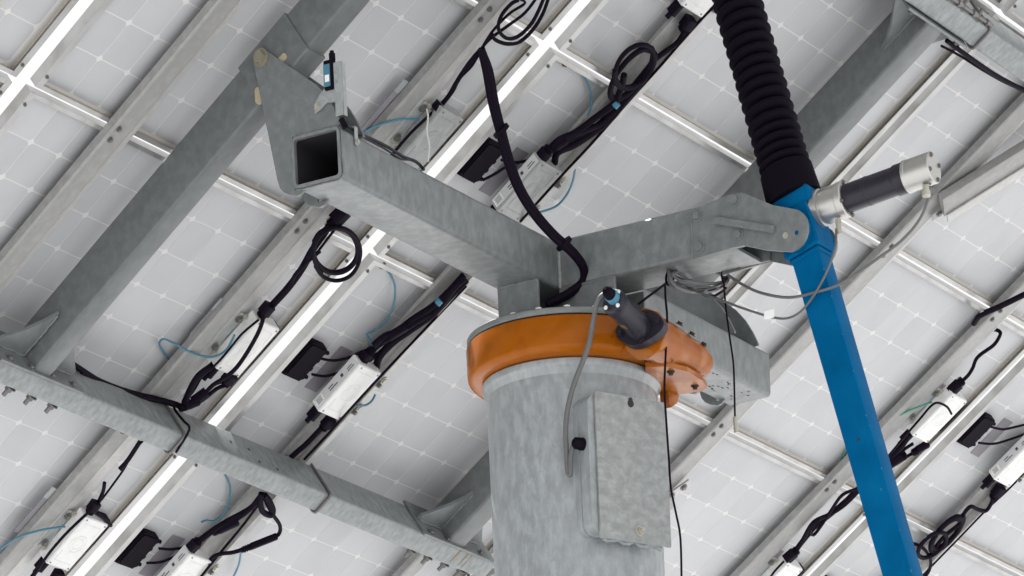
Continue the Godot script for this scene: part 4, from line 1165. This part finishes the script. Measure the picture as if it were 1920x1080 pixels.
	bundle("cable", "thin black cable along the trough edge past the white inverter left of the orange ring", "cable", k, [[[-0.400, -0.236, -0.253, -0.409, -0.333, -0.400, -0.492, -0.468, -0.516, -0.494, -0.561, -0.658, -0.425, -0.591, -0.785, -0.430, -0.648, -0.871], 0.0042]])
	bundle("cable", "thin black cable along the trough edge below the lower crossbeam", "cable", k, [[[-0.447, -0.758, -1.042, -0.436, -0.807, -1.115, -0.433, -0.863, -1.195, -0.481, -0.924, -1.223, -0.474, -0.959, -1.277], 0.0042]])
	o = bundle("cable_bundle", "black cables with plugs in the trough left of the orange ring", "cable", k, [[[-0.438, -0.216, -0.236, -0.446, -0.259, -0.292, -0.458, -0.294, -0.345, -0.489, -0.328, -0.396, -0.512, -0.366, -0.453, -0.538, -0.402, -0.507, -0.546, -0.426, -0.543], 0.010], [[-0.443, -0.226, -0.232, -0.448, -0.251, -0.270, -0.437, -0.304, -0.350, -0.469, -0.350, -0.421, -0.495, -0.383, -0.469, -0.490, -0.415, -0.527, -0.463, -0.437, -0.560], 0.012], [[-0.416, -0.225, -0.240, -0.423, -0.263, -0.297, -0.433, -0.296, -0.342, -0.472, -0.329, -0.388, -0.501, -0.357, -0.430, -0.547, -0.380, -0.466, -0.560, -0.405, -0.503], 0.010], [[-0.491, -0.369, -0.467, -0.494, -0.398, -0.511, -0.510, -0.430, -0.558], 0.006]])
	plug(o, Vector3(-0.506, -0.352, -0.412), Vector3(-0.544, -0.393, -0.481), 0.013)
	plug(o, Vector3(-0.555, -0.446, -0.565), Vector3(-0.549, -0.410, -0.511), 0.016)
	var m3 := MB.new()
	m3.prism(ngon(0.0115, 10), frame(o.transform.affine_inverse() * (Vector3(-0.459, -0.285, -0.319) + B), U), -0.008, 0.008)
	part("blue_tape", m3.mesh(), M.blue_tape, o)
	o = bundle("cable_bundle", "short black cable with a plug between white inverter and lower crossbeam", "cable", k, [[[-0.459, -0.562, -0.759, -0.459, -0.582, -0.789, -0.462, -0.613, -0.836, -0.471, -0.633, -0.865, -0.476, -0.649, -0.890], 0.0085]])
	plug(o, Vector3(-0.468, -0.557, -0.732), Vector3(-0.461, -0.579, -0.775), 0.016)
	o = bundle("cable_bundle", "black cables looping below the lower crossbeam towards a cut-off white inverter", "cable", k, [[[-0.471, -0.740, -1.009, -0.476, -0.768, -1.042, -0.500, -0.791, -1.068, -0.529, -0.813, -1.101, -0.556, -0.840, -1.142, -0.576, -0.869, -1.186, -0.581, -0.885, -1.211], 0.009], [[-0.491, -0.749, -1.004, -0.493, -0.782, -1.046, -0.515, -0.812, -1.090, -0.549, -0.831, -1.119, -0.569, -0.857, -1.159, -0.583, -0.882, -1.196], 0.008], [[-0.492, -0.742, -0.994, -0.442, -0.769, -1.008, -0.391, -0.785, -1.023, -0.334, -0.797, -1.041, -0.305, -0.815, -1.069, -0.335, -0.832, -1.094, -0.377, -0.855, -1.129, -0.421, -0.877, -1.162, -0.462, -0.887, -1.186, -0.483, -0.898, -1.203, -0.475, -0.906, -1.224], 0.0065], [[-0.503, -0.746, -0.990, -0.487, -0.763, -1.008, -0.451, -0.781, -1.026, -0.412, -0.786, -1.024, -0.415, -0.776, -1.009, -0.457, -0.759, -0.993, -0.492, -0.749, -0.986], 0.010]])
	plug(o, Vector3(-0.315, -0.822, -1.070), Vector3(-0.401, -0.870, -1.151), 0.011)
	plug(o, Vector3(-0.504, -0.815, -1.086), Vector3(-0.557, -0.851, -1.150), 0.013)
	plug(o, Vector3(-0.590, -0.896, -1.217), Vector3(-0.586, -0.872, -1.181), 0.016)
	bundle("junction_lead", "pair of black leads from the junction box left of the orange ring", "cable", "junction box leads", [[[-0.664, -0.444, -0.634, -0.612, -0.440, -0.620, -0.575, -0.429, -0.594, -0.567, -0.421, -0.563, -0.568, -0.416, -0.538], 0.0042], [[-0.640, -0.476, -0.683, -0.590, -0.472, -0.667, -0.564, -0.461, -0.624, -0.554, -0.448, -0.586], 0.0042]])
	bundle("junction_lead", "pair of black leads from the junction box behind the hanging cable bundle", "cable", "junction box leads", [[[-0.643, 0.006, 0.045, -0.591, 0.010, 0.060, -0.563, 0.018, 0.081, -0.553, 0.021, 0.114], 0.0042], [[-0.645, -0.039, -0.023, -0.633, -0.024, 0.018, -0.621, -0.009, 0.059, -0.562, -0.021, 0.059], 0.0042]])
	bundle("junction_lead", "pair of black leads from the junction box at the bottom edge", "cable", "junction box leads", [[[-0.635, -0.888, -1.305, -0.592, -0.884, -1.290, -0.554, -0.874, -1.265, -0.562, -0.870, -1.223], 0.0042], [[-0.633, -0.923, -1.357, -0.589, -0.915, -1.337, -0.575, -0.904, -1.294, -0.566, -0.892, -1.257], 0.0042]])
	bundle("junction_lead", "pair of black leads from the junction box at the right edge", "cable", "junction box leads", [[[2.634, 0.005, 0.044, 2.700, 0.009, 0.059, 2.746, 0.023, 0.090, 2.770, 0.032, 0.121], 0.0042], [[2.652, -0.035, -0.016, 2.724, -0.026, 0.006, 2.773, -0.008, 0.043, 2.817, 0.016, 0.097], 0.0042]])
	bundle("cable", "thick black cable curving in from the right edge to the purlin", "cable", k, [[[2.063, 0.236, 0.502, 2.023, 0.208, 0.459, 1.986, 0.180, 0.408, 1.961, 0.164, 0.375, 1.962, 0.155, 0.343, 1.998, 0.149, 0.306], 0.010]])
	o = bundle("cable_bundle", "black cable with plugs above the white inverter right of the blue tube", "cable", k, [[[2.043, 0.164, 0.284, 2.131, 0.167, 0.278, 2.186, 0.178, 0.295, 2.181, 0.162, 0.317, 2.176, 0.140, 0.309, 2.181, 0.125, 0.287, 2.188, 0.117, 0.258, 2.193, 0.106, 0.226, 2.182, 0.089, 0.216, 2.187, 0.068, 0.202, 2.190, 0.048, 0.181, 2.186, 0.030, 0.155], 0.0065], [[2.186, -0.069, 0.113, 2.125, -0.061, 0.126, 2.071, -0.060, 0.118, 2.055, -0.072, 0.099, 2.070, -0.096, 0.054, 2.086, -0.129, -0.004, 2.124, -0.160, -0.079, 2.144, -0.198, -0.145], 0.0042]])
	plug(o, Vector3(2.171, -0.002, 0.115), Vector3(2.187, 0.036, 0.163), 0.019)
	o = bundle("cable_bundle", "black cable bundle along the purlin passing behind the lower blue tube", "cable", k, [[[2.167, -0.115, -0.046, 2.175, -0.143, -0.080, 2.174, -0.167, -0.116, 2.176, -0.198, -0.172, 2.174, -0.241, -0.238, 2.172, -0.285, -0.303, 2.162, -0.325, -0.365, 2.142, -0.362, -0.420, 2.146, -0.386, -0.456, 2.158, -0.417, -0.504, 2.185, -0.441, -0.548], 0.010], [[2.228, -0.157, -0.102, 2.213, -0.203, -0.171, 2.179, -0.242, -0.229, 2.176, -0.300, -0.317, 2.148, -0.333, -0.368, 2.106, -0.362, -0.411, 2.142, -0.402, -0.476, 2.173, -0.434, -0.528], 0.008], [[2.277, -0.138, -0.073, 2.252, -0.161, -0.108, 2.221, -0.191, -0.153, 2.184, -0.228, -0.199, 2.156, -0.261, -0.250, 2.109, -0.288, -0.291, 2.126, -0.324, -0.345, 2.151, -0.363, -0.403, 2.158, -0.388, -0.441, 2.115, -0.379, -0.428, 2.111, -0.348, -0.381], 0.006], [[2.230, -0.127, -0.065, 2.210, -0.146, -0.089, 2.203, -0.170, -0.121, 2.208, -0.189, -0.150], 0.006]])
	plug(o, Vector3(2.184, -0.196, -0.142), Vector3(2.227, -0.159, -0.095), 0.017)
	plug(o, Vector3(2.287, -0.119, -0.035), Vector3(2.254, -0.151, -0.083), 0.014)
	plug(o, Vector3(2.159, -0.454, -0.559), Vector3(2.168, -0.423, -0.512), 0.018)
	bundle("cable", "thin black cable at the bottom edge beside the white inverter left of the blue tube", "cable", k, [[[2.102, -0.474, -0.534, 2.103, -0.497, -0.569, 2.113, -0.520, -0.604], 0.004]])
	o = bundle("cable_bundle", "tangled black cables in the trough in the lower right corner", "cable", k, [[[2.937, -0.115, -0.083, 2.942, -0.135, -0.104, 2.964, -0.157, -0.129, 2.972, -0.175, -0.156, 2.918, -0.180, -0.164, 2.869, -0.181, -0.165, 2.869, -0.199, -0.192, 2.897, -0.218, -0.221, 2.897, -0.236, -0.248, 2.888, -0.255, -0.277, 2.891, -0.279, -0.313, 2.910, -0.309, -0.357], 0.0075], [[2.868, -0.206, -0.199, 2.894, -0.213, -0.209, 2.916, -0.226, -0.230, 2.930, -0.245, -0.257, 2.934, -0.264, -0.287, 2.926, -0.281, -0.313, 2.909, -0.292, -0.329, 2.885, -0.295, -0.333, 2.860, -0.289, -0.325, 2.839, -0.276, -0.305, 2.825, -0.258, -0.278, 2.822, -0.240, -0.250, 2.830, -0.224, -0.226, 2.847, -0.214, -0.211, 2.871, -0.212, -0.207, 2.896, -0.218, -0.217, 2.918, -0.232, -0.238, 2.933, -0.250, -0.266, 2.937, -0.270, -0.295, 2.929, -0.287, -0.321, 2.912, -0.298, -0.337, 2.888, -0.301, -0.342, 2.863, -0.295, -0.333, 2.841, -0.282, -0.313, 2.828, -0.264, -0.286, 2.824, -0.245, -0.258, 2.832, -0.229, -0.234, 2.850, -0.219, -0.219, 2.874, -0.217, -0.216], 0.0095], [[2.861, -0.262, -0.269, 2.887, -0.268, -0.278, 2.907, -0.280, -0.296, 2.914, -0.294, -0.318, 2.909, -0.309, -0.340, 2.892, -0.321, -0.358, 2.866, -0.327, -0.368, 2.837, -0.327, -0.368, 2.810, -0.321, -0.358, 2.791, -0.309, -0.340, 2.784, -0.295, -0.318, 2.789, -0.280, -0.296, 2.806, -0.268, -0.279, 2.832, -0.262, -0.269, 2.861, -0.262, -0.269, 2.887, -0.268, -0.278, 2.907, -0.280, -0.296, 2.914, -0.294, -0.318, 2.909, -0.309, -0.340, 2.892, -0.321, -0.358, 2.866, -0.327, -0.368, 2.837, -0.327, -0.368], 0.008], [[2.798, -0.288, -0.380, 2.812, -0.296, -0.357, 2.859, -0.305, -0.353, 2.939, -0.319, -0.373, 2.988, -0.341, -0.406, 3.005, -0.368, -0.447], 0.006]])
	plug(o, Vector3(2.937, -0.112, -0.070), Vector3(2.948, -0.143, -0.116), 0.018)
	bundle("cable", "thin black cable along the trough edge in the lower right corner", "cable", k, [[[2.982, -0.060, 0.012, 2.984, -0.113, -0.067, 2.975, -0.170, -0.153, 2.980, -0.246, -0.269, 2.982, -0.326, -0.389, 2.988, -0.378, -0.468], 0.0042]])
	bundle("cable_bundle", "two black cables sagging from the upper crossbeam to the right edge", "cable", k, [[[0.473, 0.472, 1.003, 0.552, 0.464, 1.009, 0.683, 0.463, 1.008, 0.837, 0.467, 1.005, 1.018, 0.477, 1.010], 0.0075], [[0.505, 0.473, 0.968, 0.606, 0.470, 0.982, 0.732, 0.465, 0.992, 0.888, 0.469, 0.998, 1.026, 0.480, 1.006], 0.004]])

	var e := "blue-green earth wires of the solar modules"
	var wires := [
		[[-1.212, -0.551, -0.814, -1.271, -0.541, -0.796, -1.320, -0.535, -0.772, -1.328, -0.531, -0.748, -1.282, -0.537, -0.738, -1.233, -0.544, -0.731, -1.175, -0.547, -0.718, -1.147, -0.546, -0.689, -1.151, -0.535, -0.645, -1.183, -0.512, -0.592], "bent blue earth wire beside the white inverter above the lower crossbeam", 0], [[-1.284, -1.016, -1.463, -1.267, -0.980, -1.390, -1.225, -0.958, -1.339, -1.173, -0.942, -1.305, -1.148, -0.937, -1.289], "blue earth wire reaching the bracket of the lower left inverter", 0],
		[[-1.255, -0.067, -0.046, -1.251, -0.058, -0.006, -1.230, -0.047, 0.037, -1.196, -0.037, 0.062, -1.146, -0.027, 0.077], "short blue earth wire just above the tube's upper edge", 0], [[-0.716, -0.239, -0.352, -0.660, -0.251, -0.361, -0.607, -0.271, -0.382, -0.558, -0.305, -0.424, -0.538, -0.335, -0.470, -0.548, -0.358, -0.504, -0.566, -0.369, -0.520, -0.546, -0.382, -0.523, -0.545, -0.402, -0.516], "long curved blue earth wire between junction box and trough left of the ring", 0],
		[[-0.705, 0.207, 0.322, -0.649, 0.206, 0.329, -0.578, 0.193, 0.318, -0.516, 0.172, 0.296, -0.494, 0.149, 0.279, -0.511, 0.123, 0.277], "curved blue earth wire with a rusty end near the top, right of the white gap", 0], [[-0.374, 0.034, 0.142, -0.294, 0.032, 0.085, -0.262, 0.009, 0.041, -0.264, -0.017, 0.002, -0.360, -0.059, 0.001], "curved blue earth wire right of the hanging cable bundle, above the arm", 0],
		[[-0.608, -0.702, -1.052, -0.557, -0.722, -1.073, -0.515, -0.752, -1.109, -0.499, -0.783, -1.146, -0.510, -0.800, -1.172, -0.542, -0.804, -1.179, -0.558, -0.811, -1.189], "curved blue earth wire hooking under the lower crossbeam", 0], [[-0.344, -0.848, -1.190, -0.252, -0.862, -1.265, -0.217, -0.891, -1.318], "short blue earth wire at the bottom edge, under the looping cable", 0],
		[[-0.332, -0.468, -0.653, -0.339, -0.487, -0.663, -0.364, -0.504, -0.671, -0.427, -0.521, -0.661], "small blue earth wire at the lower corner of the white inverter by the ring", 0], [[2.048, -0.117, -0.122, 2.060, -0.082, -0.042, 2.085, -0.058, 0.020, 2.105, -0.043, 0.080], "straight green earth wire between blue tube and inverter", 1],
		[[2.029, -0.146, -0.202, 2.036, -0.166, -0.233, 2.058, -0.186, -0.263, 2.040, -0.197, -0.262], "short green earth wire left of the blue tube", 1], [[2.066, 0.258, 0.408, 2.064, 0.273, 0.430, 2.094, 0.298, 0.468], "short green earth wire at the right edge below the thick cable", 1], [[2.232, -0.234, -0.299, 2.295, -0.241, -0.292, 2.376, -0.234, -0.281], "short green earth wire in the row gap left of the lower blue tube", 1],
	]
	for w in wires:
		bundle("earth_wire", w[1], "wire", e, [[w[0], 0.0034]], M.earth_green if w[2] == 1 else M.earth_blue)
	var rl := thing("rusty_earth_screw", "rusty earth screw on a module frame at the top, right of the white gap", "screw", "rusty earth screws", Transform3D(Basis(), Vector3(-0.715, 0.202, 0.327) + B))
	bolt(rl, Vector3.ZERO, N, 0.008, 0.007, M.rust)
	rl = thing("rusty_earth_screw", "rusty earth screw on a module frame below the long square tube", "screw", "rusty earth screws", Transform3D(Basis(), Vector3(-0.730, -0.243, -0.345) + B))
	bolt(rl, Vector3.ZERO, N, 0.008, 0.007, M.rust)

	var g := "grey drive cables"
	bundle("drive_cable", "grey cable sagging from the coil under the arm to the silver motor", "cable", g, [[[-0.617, -0.461, 0.800, -0.658, -0.515, 0.876, -0.695, -0.562, 0.958, -0.720, -0.599, 1.060, -0.740, -0.608, 1.160, -0.730, -0.599, 1.226, -0.715, -0.571, 1.290, -0.700, -0.538, 1.353, -0.684, -0.502, 1.416, -0.673, -0.456, 1.468, -0.674, -0.411, 1.499, -0.683, -0.371, 1.517], 0.0042]], M.grey_cable)
	o = bundle("drive_cable", "grey cable with a white tag hanging below the blue gearbox", "cable", g, [[[-0.700, -0.435, 1.213, -0.740, -0.500, 1.229, -0.745, -0.562, 1.200, -0.745, -0.619, 1.154, -0.723, -0.647, 1.096, -0.698, -0.647, 1.037, -0.673, -0.624, 0.970, -0.658, -0.583, 0.881, -0.638, -0.541, 0.799, -0.626, -0.493, 0.703, -0.607, -0.445, 0.620], 0.0035]], M.grey_cable)
	var m := MB.new()
	m.box(o.transform.affine_inverse() * (Vector3(-0.735, -0.637, 0.999) + B), Vector3(0.006, 0.024, 0.034), Transform3D(), 0.002)
	part("white_tag", m.mesh(), M.paper, o)
	o = bundle("cable_coil", "flat coil of grey cable tied under the arm", "cable", g, [[[-0.377, -0.385, 0.660, -0.398, -0.403, 0.660, -0.449, -0.425, 0.660, -0.521, -0.447, 0.660, -0.598, -0.464, 0.660, -0.665, -0.474, 0.660, -0.710, -0.474, 0.660, -0.724, -0.464, 0.660, -0.704, -0.446, 0.660, -0.654, -0.425, 0.660, -0.583, -0.403, 0.660, -0.505, -0.386, 0.660, -0.436, -0.376, 0.660, -0.389, -0.376, 0.660, -0.375, -0.387, 0.660, -0.395, -0.405, 0.660, -0.446, -0.427, 0.660, -0.518, -0.449, 0.660, -0.595, -0.466, 0.660, -0.663, -0.476, 0.660, -0.708, -0.476, 0.660, -0.721, -0.466, 0.660, -0.701, -0.448, 0.660, -0.651, -0.427, 0.660, -0.580, -0.405, 0.660, -0.502, -0.388, 0.660, -0.433, -0.378, 0.660, -0.386, -0.379, 0.660, -0.372, -0.389, 0.660, -0.392, -0.407, 0.660, -0.444, -0.429, 0.660], 0.005], [[-0.473, -0.437, 0.670, -0.550, -0.464, 0.670, -0.630, -0.484, 0.670, -0.696, -0.494, 0.670, -0.736, -0.491, 0.670, -0.742, -0.477, 0.670, -0.714, -0.454, 0.670, -0.656, -0.427, 0.670, -0.579, -0.401, 0.670, -0.499, -0.381, 0.670, -0.431, -0.371, 0.670, -0.390, -0.373, 0.670, -0.383, -0.388, 0.670, -0.413, -0.411, 0.670, -0.473, -0.439, 0.670, -0.550, -0.465, 0.670, -0.630, -0.485, 0.670, -0.696, -0.495, 0.670, -0.736, -0.493, 0.670, -0.742, -0.479, 0.670, -0.714, -0.456, 0.670, -0.656, -0.429, 0.670, -0.579, -0.402, 0.670, -0.499, -0.382, 0.670, -0.432, -0.372, 0.670, -0.390, -0.375, 0.670, -0.384, -0.389, 0.670, -0.413, -0.413, 0.670, -0.473, -0.440, 0.670, -0.550, -0.467, 0.670], 0.0045], [[-0.637, -0.453, 0.655, -0.685, -0.455, 0.655, -0.707, -0.450, 0.655, -0.697, -0.438, 0.655, -0.658, -0.421, 0.655, -0.597, -0.404, 0.655, -0.526, -0.388, 0.655, -0.458, -0.378, 0.655, -0.408, -0.376, 0.655, -0.385, -0.381, 0.655, -0.393, -0.393, 0.655, -0.432, -0.409, 0.655, -0.493, -0.426, 0.655, -0.563, -0.441, 0.655, -0.629, -0.451, 0.655, -0.677, -0.453, 0.655, -0.699, -0.447, 0.655, -0.689, -0.435, 0.655, -0.650, -0.419, 0.655, -0.589, -0.402, 0.655, -0.518, -0.386, 0.655, -0.450, -0.376, 0.655, -0.399, -0.373, 0.655], 0.005], [[-0.711, -0.456, 0.665, -0.668, -0.432, 0.665, -0.604, -0.407, 0.665, -0.529, -0.387, 0.665, -0.459, -0.376, 0.665, -0.408, -0.376, 0.665, -0.387, -0.386, 0.665, -0.399, -0.406, 0.665, -0.442, -0.430, 0.665, -0.508, -0.455, 0.665, -0.583, -0.474, 0.665, -0.652, -0.485, 0.665, -0.701, -0.485, 0.665, -0.722, -0.474, 0.665, -0.710, -0.454, 0.665, -0.668, -0.430, 0.665, -0.603, -0.405, 0.665, -0.529, -0.385, 0.665, -0.459, -0.374, 0.665, -0.408, -0.373, 0.665, -0.386, -0.384, 0.665, -0.399, -0.404, 0.665, -0.442, -0.428, 0.665, -0.508, -0.453, 0.665, -0.583, -0.472, 0.665, -0.652, -0.483, 0.665, -0.701, -0.483, 0.665, -0.722, -0.472, 0.665, -0.710, -0.452, 0.665, -0.668, -0.428, 0.665, -0.603, -0.403, 0.665, -0.529, -0.383, 0.665, -0.459, -0.372, 0.665], 0.0045], [[-0.728, -0.451, 0.660, -0.750, -0.490, 0.680, -0.707, -0.497, 0.680, -0.600, -0.480, 0.670], 0.005]], M.grey_cable)
	cable(o, "cable_tie", [-0.389, -0.374, 0.675, -0.399, -0.390, 0.675, -0.412, -0.402, 0.675, -0.424, -0.404, 0.675, -0.430, -0.396, 0.675, -0.428, -0.381, 0.675, -0.419, -0.365, 0.675, -0.406, -0.354, 0.675, -0.394, -0.351, 0.675, -0.388, -0.359, 0.675, -0.389, -0.374, 0.675, -0.399, -0.390, 0.675], 0.0038, M.cable)
	cable(o, "cable_tie", [-0.681, -0.456, 0.650, -0.689, -0.471, 0.650, -0.703, -0.481, 0.650, -0.717, -0.484, 0.650, -0.725, -0.477, 0.650, -0.724, -0.465, 0.650, -0.716, -0.451, 0.650, -0.702, -0.440, 0.650, -0.688, -0.438, 0.650, -0.680, -0.444, 0.650, -0.681, -0.456, 0.650, -0.689, -0.471, 0.650], 0.0038, M.cable)
	bundle("drive_cable", "short dark grey cable from the coil to the ring beside the black motor", "cable", g, [[[-0.688, -0.509, 0.530, -0.699, -0.499, 0.571, -0.709, -0.488, 0.614, -0.723, -0.481, 0.650], 0.0038]], M.motor_black)
	bundle("thin_cable", "thin black cable hanging straight down past the pole's right edge", "cable", k, [[[-0.759, -0.500, 0.665, -0.768, -0.541, 0.670, -0.772, -0.603, 0.675, -0.791, -0.712, 0.675, -0.805, -0.805, 0.675, -0.801, -0.909, 0.675, -0.796, -0.998, 0.675, -0.791, -1.079, 0.675, -0.768, -1.142, 0.675, -0.746, -1.213, 0.675, -0.751, -1.351, 0.675], 0.0034]])
	o = bundle("thin_cable", "thin black cable with a metal tip hanging free right of the orange gearbox", "cable", k, [[[-0.430, -0.408, 0.680, -0.423, -0.478, 0.680, -0.407, -0.558, 0.680, -0.390, -0.630, 0.680, -0.390, -0.706, 0.680, -0.393, -0.787, 0.680], 0.003], [[-0.418, -0.423, 0.680, -0.449, -0.443, 0.680, -0.505, -0.470, 0.680, -0.560, -0.478, 0.680], 0.004]])
	m = MB.new()
	m.prism(ngon(0.007, 10), frame(o.transform.affine_inverse() * (Vector3(-0.393, -0.787, 0.680) + B), Vector3(0.06, -1, 0.03)), 0.0, 0.045)
	part("metal_tip", m.mesh(), M.bolt_light, o)
	bundle("drive_cable", "grey cable looping from the black motor down the pole to the hatch gland", "cable", g, [[[-1.000, -0.581, 0.610, -1.020, -0.583, 0.603, -1.020, -0.603, 0.582, -0.960, -0.630, 0.531, -0.954, -0.677, 0.512, -0.955, -0.721, 0.492, -0.957, -0.780, 0.459, -0.959, -0.836, 0.436, -0.957, -0.900, 0.420, -0.953, -0.974, 0.416, -0.952, -1.031, 0.418, -0.952, -1.030, 0.427, -0.952, -0.990, 0.428, -0.947, -0.958, 0.436, -0.936, -0.941, 0.448, -0.923, -0.937, 0.467], 0.0078]], M.grey_cable)
	bundle("sensor_wire", "thin wires along the tube's upper edge from the tilt sensor", "cable", k, [[[-1.892, -0.289, 0.300, -1.859, -0.294, 0.300, -1.814, -0.298, 0.300, -1.724, -0.288, 0.290, -1.648, -0.287, 0.290, -1.575, -0.291, 0.290, -1.490, -0.280, 0.280, -1.481, -0.303, 0.300], 0.0045], [[-1.824, -0.295, 0.300, -1.769, -0.303, 0.302, -1.678, -0.299, 0.295, -1.605, -0.307, 0.300, -1.528, -0.288, 0.290, -1.500, -0.296, 0.300], 0.003]], M.motor_black)
	m = MB.new()
	var pt := PackedVector3Array()
	for q in 9:
		pt.append(Vector3(0, -q * 0.018, 0.0035 * sin(q * 1.4)))
	m.tube(pt, 0.0028, 6)
	var st := thing("plastic_tie", "frayed pale plastic tie hanging above the tube, beside the grey inverter", "cable tie", "", Transform3D(Basis(), Vector3(-1.199, -0.027, 0.140) + B))
	part("strap", m.mesh(), M.plastic_tie, st)


# ---------------------------------------------------------------- build
func _ready() -> void:
	rng.seed = 11
	var cam := Camera3D.new()
	cam.name = "camera"
	cam.projection = Camera3D.PROJECTION_FRUSTUM
	cam.near = 0.1; cam.far = 2000.0
	cam.size = 0.1 * 1080.0 / 9192.81
	cam.frustum_offset = Vector2(-500.0, 4417.37) * 0.1 / 9192.81
	cam.transform = Transform3D(Basis(Vector3(0.48958828, -0.03984584, 0.87104284), Vector3(0.1429543, 0.98910656, -0.03510387), Vector3(-0.86015544, 0.14170576, 0.48995111)), Vector3(-14.0692229, -5.36037523, 8.3097382) + B)
	add_child(cam)
	cam.current = true

	var env := Environment.new()
	env.background_mode = Environment.BG_SKY
	var sm := ProceduralSkyMaterial.new()
	sm.sky_top_color = Color(0.94, 0.945, 0.95)
	sm.sky_horizon_color = Color(0.96, 0.96, 0.96)
	sm.sky_curve = 0.2
	sm.ground_bottom_color = Color(0.5, 0.49, 0.47)
	sm.ground_horizon_color = Color(0.8, 0.81, 0.82)
	sm.sky_energy_multiplier = 0.78
	sm.sun_angle_max = 1.0
	var sky := Sky.new()
	sky.sky_material = sm
	env.sky = sky
	env.tonemap_mode = Environment.TONE_MAPPER_LINEAR
	env.tonemap_exposure = 2.16
	env.sdfgi_enabled = true; env.ssao_enabled = true; env.ssil_enabled = true
	var we := WorldEnvironment.new()
	we.name = "world_environment"
	we.environment = env
	add_child(we)

	var sun := DirectionalLight3D.new()
	sun.name = "sun"
	sun.light_energy = 1.6
	sun.light_color = Color(1.0, 0.99, 0.98)
	sun.light_angular_distance = 0.5
	sun.shadow_enabled = true
	var to_sun := Vector3(0.22, 0.80, -0.42).normalized()
	sun.transform = frame(Vector3(0, 30, 0), to_sun)
	add_child(sun)

	make_materials()
	var gm := MB.new()
	gm.box(Vector3(0, -0.25, 0), Vector3(1200, 0.5, 1200))
	structure("ground", gm.mesh(), M.ground)

	pole_and_head()
	frame_steel()
	actuator()
	lay_modules()
	inverters()
	black_bars()
	cables()
